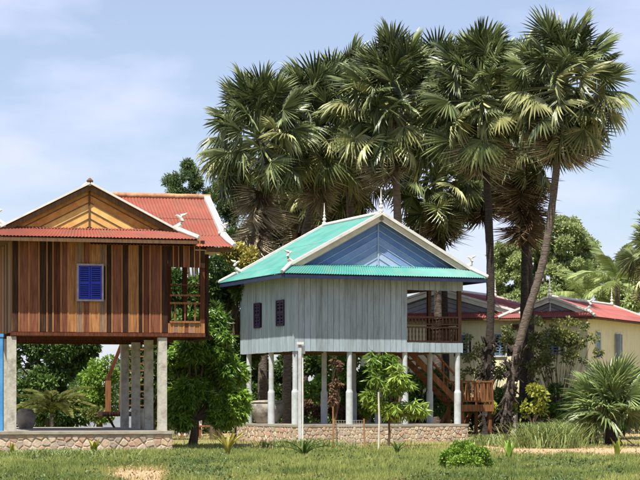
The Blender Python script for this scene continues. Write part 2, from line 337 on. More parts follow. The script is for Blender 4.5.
def khmer_roof(P, E, K, zr, zk, ze, mroof, mverge, mfascia, mtrim, chevron, rec=.32, nboards=7, back_skirt=True, bw=.15,
               fin_front=True, fin_back=True, horns=(1, 1, 1, 1), fin_m=None, sheetrows=2, mstrip=None, fh=.12, cap=.09):
    """E=(u0,u1,v0,v1) eave rectangle; K=(u0,u1,v0,v1) kink rectangle; gables on the two v ends."""
    u0, u1, v0, v1 = E; a0, a1, b0, b1 = K; uc = (a0 + a1) / 2
    # upper slopes, in rows of sheets
    for su in (a0, a1):
        for r in range(sheetrows):
            s0, s1 = r / sheetrows, min(1, (r + 1) / sheetrows + (.02 if r < sheetrows - 1 else .0))
            lift = .012 * (sheetrows - 1 - r)
            top0 = (uc + (su - uc) * s0, b0, zr + (zk - zr) * s0 + lift); top1 = (top0[0], b1, top0[2])
            bt0 = (uc + (su - uc) * s1, b0, zr + (zk - zr) * s1 + lift); bt1 = (bt0[0], b1, bt0[2])
            mb = MB(); corr(mb, top0, top1, bt0, bt1); mb.build('roof_sheet', mroof, P, True)
    # skirts
    mb = MB(); corr(mb, (a0, b0, zk - .006), (a0, b1, zk - .006), (u0, v0, ze), (u0, v1, ze)); mb.build('skirt_sheet', mroof, P, True)
    mb = MB(); corr(mb, (a1, b0, zk - .006), (a1, b1, zk - .006), (u1, v0, ze), (u1, v1, ze)); mb.build('skirt_sheet', mroof, P, True)
    for (vk, ve, sg) in ((b0, v0, 1), (b1, v1, -1)):
        if sg < 0 and not back_skirt: continue
        slope = (zk - ze) / abs(ve - vk)
        mb = MB(); corr(mb, (a0, vk, zk), (a1, vk, zk), (u0, ve, ze), (u1, ve, ze))
        mb.build('skirt_sheet', mroof, P, True)
        mb = MB(); corr(mb, (a0 + .12, vk + sg * rec, zk + .05), (a1 - .12, vk + sg * rec, zk + .05), (a0, vk, zk + .012), (a1, vk, zk + .012))
        mb.build('apron_sheet', mroof, P, True)
    # eave fascia
    for (p, q) in (((u0+.03, v0+.03), (u1-.03, v0+.03)), ((u0+.03, v1-.03), (u1-.03, v1-.03)), ((u0+.03, v0+.06), (u0+.03, v1-.06)), ((u1-.03, v0+.06), (u1-.03, v1-.06))):
        MB().beam((p[0], p[1], ze - .03 - fh/2), (q[0], q[1], ze - .03 - fh/2), .025, fh).build('fascia', mfascia, P)
    # soffit boards close the eave
    mb = MB(); mb.add([(u0+.05, v0+.05, ze-.05), (u1-.05, v0+.05, ze-.05), (u1-.05, v1-.05, ze-.05), (u0+.05, v1-.05, ze-.05)], [(0, 1, 2, 3)])
    mb.build('soffit', M_eavewood, P)
    # gables
    rise = (zr - zk); half = (a1 - a0) / 2; L = math.hypot(half, rise); nx, nz = rise / L, half / L
    for (vk, sg) in ((b0, 1), (b1, -1)):
        vg = vk + sg * rec
        mb = MB(); mb.add([(a0+.15, vg + sg*.03, zk), (a1-.15, vg + sg*.03, zk), (uc, vg + sg*.03, zr - .06)], [(0, 1, 2)])
        mb.build('gable_backing', M_backing, P)
        if sg > 0:
            bwid = (half - .25) * nx / nboards   # perpendicular width of one chevron board
            zb = zk + .02
            for side in (-1, 1):
                for i in range(nboards):
                    # board between offset d0,d1 perpendicular below the roof slope
                    d0 = .05 + i * bwid; d1 = d0 + bwid - .014
                    def line(d):   # intersection with centre and base
                        zc_ = zr - d / nz; ub = (zc_ - zb) / (rise / half)
                        return zc_, ub
                    z0_, e0 = line(d0); z1_, e1 = line(d1)
                    if e0 <= .05: break
                    e1 = max(e1, 0.01); z1_ = max(z1_, zb)
                    g = .02; yy0, yy1 = vg, vg + sg * (.02)
                    yy0 -= sg * random.uniform(0, .006)
                    pts = [(uc + side*g, z0_ - g*rise/half), (uc + side*e0, zb), (uc + side*e1, zb), (uc + side*g, z1_)]
                    vs = [(x, yy0, z) for x, z in pts] + [(x, yy1, z) for x, z in pts]
                    m_ = chevron[min(i, len(chevron) - 1)]
                    MB().add(vs, [(0,1,2,3),(7,6,5,4),(0,4,5,1),(1,5,6,2),(2,6,7,3),(3,7,4,0)]).build('gable_board', m_, P)
                    if mstrip and i:
                        MB().beam((uc + side*g, vg - .012, z0_ + .004), (uc + side*e0, vg - .012, zb + .004), .012, .022).build('cover_strip', mstrip, P)
            MB().box(uc - .022, uc + .022, vg - .03, vg - .008, zb, zr - .12).build('gable_post', mstrip or mtrim, P)
        # verge boards: thick board below the sheets plus a cap on top
        for side in (-1, 1):
            e = half + .05
            A = Vector((uc, vk - sg * .012, zr)); B = Vector((uc + side * e, vk - sg * .012, zr - rise * e / half))
            off = Vector((side * nx, 0, nz))
            MB().beam(A - off * (bw / 2 + .02), B - off * (bw / 2 + .02), bw, .03, up=(0, 1, 0)).build('verge_board', mverge, P)
            MB().beam(A + off * .03 - Vector((0, sg * .02, 0)), B + off * .03 - Vector((0, sg * .02, 0)), .13, cap, up=off).build('verge_cap', mtrim, P)
            ve = v0 if sg > 0 else v1; ue = u0 if side < 0 else u1
            if sg > 0 or back_skirt:
                H0 = Vector((a0 if side < 0 else a1, vk, zk + .03)); H1 = Vector((ue, ve, ze + .035))
                MB().tube([H0 + Vector((0, 0, .03)), H0.lerp(H1, .5) + Vector((0, 0, .01)), H1], [.07, .065, .06], 8).build('hip_cap', mtrim, P, True)
    # ridge
    MB().tube([(uc, b0 - .03, zr + .035), (uc, b1 + .03, zr + .035)], .075, 8).build('ridge_cap', mtrim, P, True)
    if fin_front: finial(P, uc, b0 + .02, zr + .08, fin_front if fin_front is not True else .72, fin_m)
    if fin_back: finial(P, uc, b1 - .05, zr + .08, fin_back if fin_back is not True else .66, fin_m)
    hs = [(a0, b0, -1, -.25), (a1, b0, 1, -.25), (a0, b1, -1, .25), (a1, b1, 1, .25)]
    for on, (x, y, dx, dy) in zip(horns, hs):
        if on: horn(P, x, y, zk + .06, dx, dy, on)

def planks_line(P, m, p0, d, n_out, edges, z0, z1, holes=(), th=.022, gap=.01, name='plank', mats=None, jit=.004):
    """planks on a wall line. p0 start (x,y), d unit dir, n_out outward normal; edges = list of s positions."""
    ang = math.atan2(d[1], d[0])
    for i in range(len(edges) - 1):
        s0, s1 = edges[i] + gap / 2, edges[i + 1] - gap / 2
        segs = [(z0, z1)]
        for (h0, h1, hz0, hz1) in holes:
            if s0 < h1 - .01 and s1 > h0 + .01:
                ns = []
                for (q0, q1) in segs:
                    if hz0 > q0 + .02: ns.append((q0, min(q1, hz0)))
                    if hz1 < q1 - .02: ns.append((max(q0, hz1), q1))
                segs = ns
        j = random.uniform(0, jit)
        mm = mats[i % len(mats)] if mats else m
        for (q0, q1) in segs:
            cx = p0[0] + d[0] * (s0 + s1) / 2 + n_out[0] * (th / 2 + j); cy = p0[1] + d[1] * (s0 + s1) / 2 + n_out[1] * (th / 2 + j)
            k = mm.name
            if k not in _ub: _ub[k] = MB().box(-.5, .5, -.5, .5, -.5, .5).mesh('board_' + k, mm)
            o = link(name, _ub[k], P); o.location = (cx, cy, (q0 + q1) / 2 + (random.uniform(-.006, .006) if q0 == z0 else 0)); o.scale = (s1 - s0, th, q1 - q0); o.rotation_euler = (0, 0, ang)

def clip(poly, nx, ny, c):
    out = []
    for i in range(len(poly)):
        a = poly[i]; b = poly[(i + 1) % len(poly)]
        da = a[0]*nx + a[1]*ny - c; db = b[0]*nx + b[1]*ny - c
        if da <= 0: out.append(a)
        if (da < 0 < db) or (db < 0 < da):
            t = da / (da - db); out.append((a[0] + (b[0]-a[0])*t, a[1] + (b[1]-a[1])*t))
    return out
def stones(P, p0, d, n_out, Wd, H, size):
    cols = int(Wd / size); rows = max(2, round(H / (size * .8))); pts = []
    for r in range(-1, rows + 1):
        for c_ in range(-1, cols + 1):
            pts.append(((c_ + .5 + random.uniform(-.38, .38) + .5 * (r % 2)) * Wd / cols, (r + .5 + random.uniform(-.3, .3)) * H / rows))
    for i, a in enumerate(pts):
        poly = [(0, 0), (Wd, 0), (Wd, H), (0, H)]
        if not (0 < a[0] < Wd and 0 < a[1] < H): continue
        for j, b in enumerate(pts):
            if i == j or abs(a[0]-b[0]) > size * 3: continue
            nx, ny = b[0]-a[0], b[1]-a[1]; l = math.hypot(nx, ny)
            if l < 1e-6: continue
            nx /= l; ny /= l
            poly = clip(poly, nx, ny, (a[0]+b[0])/2*nx + (a[1]+b[1])/2*ny - .011)
            if len(poly) < 3: break
        if len(poly) < 3: continue
        cx = sum(q[0] for q in poly)/len(poly); cz = sum(q[1] for q in poly)/len(poly)
        pr = random.uniform(.006, .024); n = len(poly); vs = []
        for k, o_ in ((1.0, -.01), (.95, pr*.6), (.74, pr)):
            for q in poly:
                x = cx + (q[0]-cx)*k; z = cz + (q[1]-cz)*k; x += .004*math.sin(q[0]*91+q[1]*57)
                vs.append((d[0]*(x-cx) + n_out[0]*o_, d[1]*(x-cx) + n_out[1]*o_, z - cz))
        fs = [tuple(range(2*n, 3*n))]
        for L_ in (0, 1):
            for q in range(n): fs.append((L_*n+q, L_*n+(q+1) % n, (L_+1)*n+(q+1) % n, (L_+1)*n+q))
        MB().add(vs, fs).build('stone', random.choice(M_stones), P, loc=(p0[0]+d[0]*cx, p0[1]+d[1]*cx, cz + p0[2]))

def shutter_window(P, axis, s0, s1, z0, z1, off, mf, ms, back, fw=.05, slats=9, leaves=2):
    """axis 'u': wall faces -v at v=off ; axis 'v': wall faces -u at u=off"""
    def bx(mb, a0, a1, o0, o1, q0, q1):
        if axis == 'u': mb.box(a0, a1, off - o1, off - o0, q0, q1)
        else: mb.box(off - o1, off - o0, a0, a1, q0, q1)
        return mb
    win = bx(MB(), s0, s1, -.02, .0, z0, z1).build('window', back, P)
    fr = MB(); bx(fr, s0 - fw, s0, 0, .05, z0 - fw, z1 + fw); bx(fr, s1, s1 + fw, 0, .05, z0 - fw, z1 + fw)
    bx(fr, s0, s1, 0, .047, z1, z1 + fw); bx(fr, s0, s1, 0, .055, z0 - fw, z0)
    fr.build('window_frame', mf, win)
    wd = (s1 - s0) / leaves
    for l in range(leaves):
        a = s0 + l * wd + .006; b = a + wd - .012; mb = MB(); st = .035
        bx(mb, a, a + st, .008, .03, z0 + .01, z1 - .01); bx(mb, b - st, b, .008, .03, z0 + .01, z1 - .01)
        for zz in (z0 + .01, (z0 + z1) / 2 - .02, z1 - .05): bx(mb, a + st, b - st, .009, .029, zz, zz + .04)
        for k in range(slats):
            q = z0 + .05 + (z1 - z0 - .11) * (k + .5) / slats
            bx(mb, a + st, b - st, .012, .024 if k % 2 else .022, q - .018, q + .014)
        mb.build('shutter', ms, win)
    return win

# ================================================================== TEAL-ROOFED HOUSE
TH = R(22)
T0 = Vector((-.847, 65, 0))
T = thing('stilt_house', 'pale grey-blue plank house on white stilts under a turquoise metal roof', 'house', T0, TH)
UW, VD, UB = 5.92, 4.9, 3.93     # width, depth, where the balcony starts
zf, zt = 2.90, 5.30
# plinth
PL = MB().box(-.05, UW + .12, -.1, VD + .2, -.1, .50).build('plinth', M_mortar, T)
MB().box(-.07, UW + .14, -.12, VD + .22, .50, .575).build('slab', M_slab, T)
stones(PL, (-.05, -.1, -.02), (1, 0), (0, -1), UW + .17, .515, .15)
stones(PL, (-.05, VD + .2, -.02), (0, -1), (-1, 0), VD + .3, .515, .19)
# posts
for iv, v in enumerate((.12, 2.25, 4.35)):
    for iu, u in enumerate((.12, 1.97, 3.9, 5.78)):
        MB().lathe((u, v, .575), [(.115, 0), (.115, .03), (.115, 1.0), (.115, 1.03), (.085, 1.09), (.085, 1.12), (.085, 1.16), (.085, 2.36)], 14).build('post', M_post_white, T, True)
# floor frame
for v in (.12, 2.25, 4.35): MB().box(.03, UW - .03, v - .06, v + .06, zf - .02, zf + .1).build('floor_beam', M_eavewood, T)
MB().box(.03, UW - .03, .03, VD - .03, zf + .1, zf + .16).build('floor', M_eavewood, T)
# dark sheets added behind the planks to stop light leaking through
mb = MB(); mb.box(.03, UB - .02, .03, .045, zf + .16, zt); mb.box(.03, .045, .045, VD - .03, zf + .16, zt)
mb.box(UB - .035, UB - .02, .045, VD - .03, zf + .16, zt); mb.box(.045, UB - .035, VD - .045, VD - .03, zf + .16, zt)
mb.build('light_blocker', M_backing, T)
ed = list(np.linspace(0, UB, 21))
planks_line(T, M_teal_plank, (0, .03), (1, 0), (0, -1), ed, zf - .02, zt - .02)
hv = [(.80, 1.40), (2.97, 3.46)]
edv = list(np.linspace(0, VD, 27))
planks_line(T, M_teal_plank, (.03, VD), (0, -1), (-1, 0), edv, zf - .02, zt - .02, holes=[(VD - b - .0, VD - a + .0, 3.72, 4.52) for a, b in hv])
for a, b in hv: shutter_window(T, 'v', a, b, 3.74, 4.5, .008, M_purple, M_purple, M_dark, fw=.035, slats=6)
planks_line(T, M_teal_plank, (UB, .05), (0, 1), (1, 0), list(np.linspace(0, VD - .05, 22)), zf + .16, zt - .02)
MB().box(-.0, .05, -.012, .03, zf - .02, zt - .02).build('corner_board', M_teal_plank, T)
# balcony: skirt boards, lintel boards, posts, railings
planks_line(T, M_teal_plank, (UB, .03), (1, 0), (0, -1), list(np.linspace(0, UW - UB, 11)), zf - .02, 3.19)
planks_line(T, M_teal_plank, (UB, .03), (1, 0), (0, -1), list(np.linspace(0, UW - UB, 11)), 4.88, zt - .02)
planks_line(T, M_teal_plank, (UW - .03, 0), (0, 1), (1, 0), list(np.linspace(0, VD, 25)), zf - .02, 3.19)
MB().box(UB, UW - .04, .06, VD - .03, 5.0, 5.03).build('balcony_ceiling', M_wd['b'], T)
for (u, v) in ((UW - .1, .1), (UW - .1, 2.4), (UW - .1, VD - .1), (UB + .75, VD - .1), (UB + .1, VD - .1)):
    MB().box(u - .06, u + .06, v - .06, v + .06, zf + .16, zt - .02).build('balcony_post', M_rail, T)
def railing(P, a, b, z0, z1, m, tiers=2, sp=.12, name='railing'):
    a = Vector(a); b = Vector(b); L = (b - a).length; d = (b - a) / L
    rl = MB()
    zs = [z0, z1] if tiers == 1 else [z0, z0 + (z1 - z0) * .58, z1]
    for z in zs: rl.beam(a + Vector((0, 0, z)), b + Vector((0, 0, z)), .07, .05)
    if tiers == 2: rl.beam(a + Vector((0, 0, zs[1] + .1)), b + Vector((0, 0, zs[1] + .1)), .05, .035)
    r = rl.build(name, m, P)
    n = max(2, int(L / sp))
    bl = MB().tube([(0, 0, 0), (0, 0, .12), (0, 0, .3), (0, 0, .5), (0, 0, .7), (0, 0, .88), (0, 0, 1)], [.017, .017, .026, .016, .026, .017, .017], 6).mesh('baluster', m, True)
    for t in range(len(zs) - 1):
        for i in range(n):
            if tiers == 2 and t == 0 and i % 2: pass
            p = a + d * (i + .5) * L / n
            o = link('baluster', bl, r); lo = zs[t] + .025 + (.1 if (tiers == 2 and t == 1) else 0); hi = zs[t+1] - .025
            o.location = (p.x, p.y, lo); o.scale = (1, 1, hi - lo)
railing(T, (UB + .02, .06, 0), (UW - .16, .06, 0), 3.24, 4.02, M_rail)
railing(T, (UW - .06, .16, 0), (UW - .06, 2.34, 0), 3.24, 4.02, M_rail)
railing(T, (UB + .16, VD - .06, 0), (UW - .16, VD - .06, 0), 3.24, 4.02, M_rail)
# roof
khmer_roof(T, (-.6, 6.52, -.6, 5.35), (-.12, 6.04, -.14, 4.72), 7.26, 5.58, 5.29, M_teal_roof, M_cream, M_navy, M_white,
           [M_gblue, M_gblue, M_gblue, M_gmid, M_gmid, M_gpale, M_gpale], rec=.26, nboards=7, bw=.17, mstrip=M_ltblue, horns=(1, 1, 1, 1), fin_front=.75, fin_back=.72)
# stairs: flight descending to the right, landing with railing
ST = Vector((5.3, 2.9, 0))
s0v, s1v = 2.75, 3.65
for v in (s0v, s1v):
    MB().beam((5.25, v, 3.0), (7.12, v, 1.22), .05, .2).build('stringer', M_stair, T)
for i in range(9):
    t = (i + .5) / 9; x = 5.25 + 1.87 * t; z = 3.0 - 1.78 * t
    piece('tread', M_stair, T, x - .12, x + .12, s0v + .03, s1v - .03, z - .02, z + .02)
for v in (s0v, s1v):
    hr = MB().beam((5.9, v, 3.25), (7.15, v, 2.02), .05, .06); hr.beam((5.9, v, 2.85), (7.15, v, 1.62), .035, .04)
    for q in (.0, .5, 1.0): hr.beam((5.95 + 1.15*q, v, 2.42 - 1.12*q), (5.95 + 1.15*q, v, 3.2 - 1.13*q), .05, .05, up=(1, 0, 0))
    hr.build('handrail', M_stair, T)
lx0, lx1 = 7.1, 8.25
MB().box(lx0, lx1, 2.5, 3.75, 1.14, 1.19).build('landing', M_stair, T)
MB().box(lx0 - .03, lx1 + .03, 2.46, 2.5, .97, 1.2).build('landing_fascia', M_stair, T)
MB().box(lx1, lx1 + .03, 2.5, 3.75, .97, 1.2).build('landing_fascia', M_stair, T)
for (u, v) in ((lx0 + .05, 2.6), (lx1 - .06, 2.6), (lx0 + .05, 3.65), (lx1 - .06, 3.65)):
    MB().box(u - .05, u + .05, v - .05, v + .05, 0, 1.139).build('landing_post', M_stair, T)
for (a, b) in (((lx0, 2.53, 0), (lx1, 2.53, 0)), ((lx1 - .02, 2.6, 0), (lx1 - .02, 3.7, 0)), ((lx0, 3.72, 0), (lx1, 3.72, 0))):
    r = MB()
    A, B = Vector(a), Vector(b)
    for z in (1.98, 1.32): r.beam(A + Vector((0, 0, z)), B + Vector((0, 0, z)), .05, .05)
    for p in (A, B): r.beam(p + Vector((0, 0, 1.2)), p + Vector((0, 0, 2.03)), .06, .06, up=(1, 0, 0))
    ro = r.build('landing_railing', M_stair, T)
    n = 9
    for i in range(n):
        p = A.lerp(B, (i + .5) / n); q = A.lerp(B, (i + .5 + (.35 if i % 2 else -.35)) / n)
        MB().beam(p + Vector((0, 0, 1.34)), q + Vector((0, 0, 1.96)), .03, .03, up=(1, .3, 0)).build('baluster', M_stair, ro)
for i in range(5):      # lower steps, going down behind the landing
    piece('tread', M_stair, T, lx0 + .15, lx1 - .15, 3.8 + i*.24, 4.04 + i*.24, .93 - i*.2, .97 - i*.2)
for u in (lx0 + .12, lx1 - .12): MB().beam((u, 3.76, 1.05), (u, 5.0, .05), .04, .16).build('stringer', M_stair, T)

# white service post with a box, just in front of the corner
SP = thing('service_post', 'slim white square post with small grey box on top before the turquoise-roofed house corner', 'post', G(300.5, 62.8))
MB().box(-.07, .03, -.05, .05, -.1, 3.02).build('post_shaft', M_post_white, SP)
MB().box(.045, .085, -.03, .01, -.1, 2.75).build('pipe', M_white, SP)
MB().box(-.11, .1, -.09, .09, 3.02, 3.1).build('post_cap', M_white, SP)
MB().box(.03, .14, -.08, .04, 2.74, 2.98).build('meter_box', M_metal, SP)

# big water jar under the house
JL = T.matrix_world
def tl(u, v, z=0):
    c_, s_ = math.cos(TH), math.sin(TH); return Vector((T0.x + u*c_ - v*s_, T0.y + u*s_ + v*c_, z))
def tl(u, v, z=0):
    c_, s_ = math.cos(TH), math.sin(TH); return Vector((T0.x + u*c_ - v*s_, T0.y + u*s_ + v*c_, z))
J = thing('water_jar', 'big grey cement water jar with flat lid under the turquoise-roofed house', 'jar', tl(.47, 3.6))
J.location.z = .575
MB().lathe((0, 0, 0), [(.33, 0), (.42, .12), (.52, .35), (.56, .52), (.53, .64), (.5, .68)], 24).build('jar_body', M_jar, J, True)
MB().lathe((0, 0, .68), [(.53, 0), (.55, .03), (.5, .07), (.2, .09), (.02, .095)], 24).build('lid', M_jar, J, True)

# ================================================================== WOODEN HOUSE, LEFT
LH = R(14); L0 = Vector((-7.73, 52, 0))
H = thing('wooden_stilt_house', 'unpainted brown and orange plank house on grey stilts under a red metal roof', 'house', L0, LH)
def pu(px, y0=0): # u on the front wall from photo px
    k = (px - 320) / F; return (k * 52 + 7.73) / (.9703 - k * .2419)
zf, zt = 3.04, 5.42
HW, HD = 4.925, 5.2
PL = MB().box(-2.2, 4.05, -.12, 9.0, -.1, .46).build('plinth', M_mortar, H)
MB().box(-2.25, 4.10, -.17, 9.05, .46, .535).build('slab', M_slab, H)
stones(PL, (-2.2, -.12, -.02), (1, 0), (0, -1), 6.25, .475, .21)
stones(PL, (4.05, -.12, -.02), (0, 1), (1, 0), 9.1, .475, .4)
for u in (.0, 3.83):
    for v in (.12, 2.25, 4.45, 6.5):
        MB().box(u - .11, u + .11, v - .11, v + .11, .535, zf - .12).build('post', M_concrete, H)
for u in (-2.0,):
    for v in (1.2, 3.9): MB().box(u - .11, u + .11, v - .11, v + .11, .535, zf - .1).build('post', M_concrete, H)
for v in (.12, 2.25, 4.45, 6.5): MB().box(-.02, HW - .05, v - .07, v + .07, zf - .12, zf + .02).build('floor_beam', M_wd['b'], H)
MB().box(.02, HW - .02, .03, 6.7, zf + .02, zf + .07).build('floor', M_wd['b'], H)
MB().box(-.03, HW, -.03, .03, zf - .1, zf - .012).build('sill_beam', M_wd['b'], H)
mb = MB(); mb.box(.03, 3.93, .03, .045, zf + .07, zt); mb.box(.03, .045, .045, HD, zf + .07, zt); mb.box(3.915, 3.93, .045, HD, zf + .07, zt); mb.box(.045, 3.915, HD - .015, HD, zf + .07, zt)
mb.build('light_blocker', M_backing, H)  # added dark sheets, there to keep light from leaking between planks
seq = [(12,'d'),(19,'r'),(29,'r'),(39,'d'),(47,'d'),(53,'b'),(61,'r'),(68,'o'),(76,'g'),(83,'r'),(90,'o'),(99,'g'),(106,'d'),(112,'r'),(122,'d'),(129,'o'),(138,'d'),(143,'b'),(150,'r'),(161,'d'),(168,None)]
ed = [max(0, pu(p)) for p, _ in seq]; ed[0] = 0
wz0, wz1 = 3.87, 4.72; wu0, wu1 = pu(78.5), pu(101.5)
planks_line(H, None, (0, .03), (1, 0), (0, -1), ed, zf, zt, holes=[(wu0, wu1, wz0, wz1)], gap=.012, mats=[M_wd[c] for _, c in seq[:-1]], jit=.008)
for i, e in enumerate(ed[1:-1]):
    if wu0 - .03 < e < wu1 + .03:
        piece('batten', M_batten, H, e - .013, e + .013, -.006, .006, zf, wz0 - .07); piece('batten', M_batten, H, e - .013, e + .013, -.006, .006, wz1 + .07, zt)
    else:
        piece('batten', M_batten, H, e - .013, e + .013, -.006, .006, zf, zt)
shutter_window(H, 'u', wu0, wu1, wz0, wz1, -.0, M_lav, M_shutter, M_dark, slats=14)
n = 28; rr = random.Random(3)
planks_line(H, None, (.03, HD), (0, -1), (-1, 0), list(np.linspace(0, HD, n)), zf, zt, mats=[M_wd[rr.choice('tgtbg')] for _ in range(n)], jit=.008)
planks_line(H, None, (3.93, .05), (0, 1), (1, 0), list(np.linspace(0, HD - .05, 20)), zf + .07, zt, mats=[M_wd[rr.choice('bdr')] for _ in range(n)], jit=.008)
# left wing wall (mostly out of the frame)
# balcony
b0 = pu(168); b1 = HW
ub = list(np.linspace(b0, b1, 8))
planks_line(H, None, (0, .03), (1, 0), (0, -1), ub, zf, 3.29, mats=[M_wd[c] for c in 'ogtrgto'], jit=.008)
planks_line(H, None, (0, .03), (1, 0), (0, -1), ub, 4.72, zt, mats=[M_wd[c] for c in 'dbdrdbd'], jit=.008)
for e in ub[1:-1]:
    piece('batten', M_batten, H, e - .012, e + .012, -.006, .006, zf, 3.29); piece('batten', M_batten, H, e - .012, e + .012, -.006, .006, 4.72, zt)
planks_line(H, None, (HW - .03, 0), (0, 1), (1, 0), list(np.linspace(0, HD, 20)), zf, 3.29, mats=[M_wd[c] for c in 'bdrdb'], jit=.008)
for (u, v) in ((HW - .06, .1), (HW - .06, 2.6), (HW - .06, HD - .1), (b0 + .1, HD - .1)):
    MB().box(u - .06, u + .06, v - .06, v + .06, zf + .07, 5.15).build('balcony_post', M_wd['b'], H)
railing(H, (b0 + .05, .0, 0), (HW - .13, .0, 0), 3.32, 3.80, M_stair, tiers=1, sp=.2)
railing(H, (b0 + .15, HD - .1, 0), (HW - .13, HD - .1, 0), 3.32, 3.95, M_stair, tiers=1, sp=.2)
MB().beam((b0 + .05, .0, 4.0), (HW - .13, .0, 4.0), .05, .045).build('top_rail', M_stair, H)
MB().beam((b0 + .05, .0, 4.27), (HW - .13, .0, 4.27), .03, .03).build('top_rail', M_wd['b'], H)
MB().box(5.02, 5.12, .5, .6, 2.95, 5.1).build('balcony_post', M_wd['d'], H)
MB().box(HW, 5.2, .45, 2.5, 2.9, 3.0).build('side_step', M_wd['d'], H)
# roofs: front gable and the wing behind it
khmer_roof(H, (-.78, 4.64, -.65, 5.6), (-.30, 4.16, -.22, 5.3), 6.76, 5.62, 5.40, M_red_roof, M_eavewood, M_eavewood, M_white,
           [M_gable_wood, M_gable_wood, M_gable_sun, M_gable_sun], rec=.1, nboards=5, bw=.12, fin_front=False, fin_back=False,
           horns=(1.1, 1.0, 0, 0), mstrip=M_eavewood, fh=.1, cap=.05)
MB().lathe((1.93, -.22, 6.8), [(.07, 0), (.09, .05), (.05, .09), (.02, .12)], 8).build('ridge_knob', M_eavewood, H, True)
# rear wing, ridge parallel to the front
M_ridge = mat('ridge_tile', c8(190, 146, 108), c8(158, 112, 82), scale=6, rough=.9, orand=.15)
x0, x1 = 1.95, 5.5; vr, zr = 2.95, 6.78
for (sgn, name) in ((-1, 'f'), (1, 'b')):
    for r in range(2):
        s0, s1 = r * .55, (.57 if r == 0 else 1.0); lift = .012 * (1 - r)
        f_ = lambda s: (vr + sgn * 2.3 * s, zr - 1.18 * s + lift)
        (va, za), (vb, zb) = f_(s0), f_(s1)
        mb = MB(); corr(mb, (x0, va, za), (x1, va, za), (x0, vb, zb), (x1, vb, zb)); mb.build('roof_sheet', M_red_roof, H, True)
    mb = MB(); corr(mb, (x0, vr + sgn*2.27, zr - 1.17), (x1, vr + sgn*2.27, zr - 1.17), (x0, vr + sgn*3.1, zr - 1.52), (x1 + .12, vr + sgn*3.1, zr - 1.52))
    mb.build('skirt_sheet', M_red_roof, H, True)
    A = Vector((x1 + .03, vr, zr + .04)); B = Vector((x1 + .03, vr + sgn*2.3, zr - 1.14)); C_ = Vector((x1 + .16, vr + sgn*3.12, zr - 1.49))
    MB().beam(A, B, .16, .12, up=(0, sgn*.46, .89)).build('verge_cap', M_white, H)
    MB().tube([B - Vector((0, sgn*.05, -.0)), B.lerp(C_, .5) - Vector((0, 0, .02)), C_], [.1, .085, .06], 8).build('hip_cap', M_white, H, True)
    horn(H, B.x - .05, B.y, B.z + .02, 1, sgn * .3, .7)
    MB().beam((4.95, vr + sgn*3.0, zr - 1.6), (x1 + .1, vr + sgn*3.0, zr - 1.6), .03, .12).build('fascia', M_eavewood, H)
    MB().beam((x1 - .04, vr, zr - .1), (x1 - .04, vr + sgn*3.0, zr - 1.55), .03, .14, up=(1, 0, 0)).build('verge_board', M_cream, H)
MB().box(4.66, x1 - .06, -.0, 5.9, zr - 1.62, zr - 1.60).build('soffit', M_cream, H)
for i in range(11):
    x = x0 + .1 + i * .325
    MB().tube([(x, vr, zr + .035 + .008 * (i % 2)), (x + .335, vr, zr + .05)], [.085, .075], 8).build('ridge_tile', M_ridge, H, True)
mb = MB(); mb.add([(x1 - .15, vr - 2.2, zr - 1.6), (x1 - .15, vr + 2.2, zr - 1.6), (x1 - .15, vr, zr - .1)], [(0, 1, 2)]); mb.build('gable_end', M_cream, H)
# wooden stair behind the posts
sx = pu(123) + 1.05
sx0, sx1 = 3.95, 4.75
for i in range(10):
    piece('tread', M_stair, H, sx0, sx1, 7.6 + i*.02, 7.82 + i*.02 + .0, 3.0 - (i + 1)*.205, 3.04 - (i + 1)*.205)
for u in (sx0 - .03, sx1 + .03): MB().beam((u, 7.5, 3.1), (u, 8.0, .9), .05, .18, up=(0, 1, 0)).build('stringer', M_stair, H)
MB().box(3.35, 4.85, 7.6, 8.6, .86, 1.0).build('landing', M_wd['d'], H)
piece('stair_panel', M_stair, H, 3.44, 3.6, 7.62, 7.66, 1.0, 1.9)
MB().beam((3.5, 7.7, 1.9), (3.98, 7.7, 3.1), .05, .1).build('handrail', M_wd['b'], H)
MB().beam((3.5, 7.65, .86), (3.85, 7.65, .3), .04, .06).build('landing_brace', M_wd['d'], H)
MB().box(4.75, 4.83, 8.1, 8.2, .0, .86).build('landing_post', M_wd['d'], H)
def hl(u, v, z=0):
    c_, s_ = math.cos(LH), math.sin(LH); return Vector((L0.x + u*c_ - v*s_, L0.y + u*s_ + v*c_, z))
# blue post at the frame edge
o = MB().box(-.07, .07, -.07, .07, .535, 2.92).box(-.09, .09, -.09, .09, 2.92, 3.0)
b = o.build('blue_post', M_blue, None); b.location = W(0.5, 430, 52.6) * 1; b.location.z = 0
tag(b, 'blue painted post at the left edge beside the grey stilts', 'post')
# dark jar in the shade under the wooden house
J2 = thing('shaded_water_jar', 'dark round water jar in shade behind the left stilts of the wooden house', 'jar', W(26, 425, 57.5)); J2.location.z = .535; J2.scale = (.8, .8, .8)
MB().lathe((0, 0, 0), [(.22, 0), (.3, .12), (.34, .35), (.33, .5), (.25, .62)], 20).build('jar_body', M_jar, J2, True)
MB().lathe((0, 0, .62), [(.27, 0), (.27, .04), (.05, .08)], 20).build('lid', M_jar, J2, True)
# pale sack under the stilts
mb = MB().lathe((0, 0, 0), [(.12, 0), (.17, .08), (.18, .22), (.14, .38), (.06, .46), (.08, .54), (.02, .56)], 12)
o = mb.build('sack', M_cream, None, True); o.location = W(143, 428, 57.5); o.location.z = .535
tag(o, 'pale tied sack standing between the back stilts of the wooden house', 'sack')
M_wall_shade = mat('whitewash_painted_shade', c8(158, 168, 180), c8(140, 150, 164), scale=3, rough=.9)  # shade on the whitewash, put into a blue-grey base colour
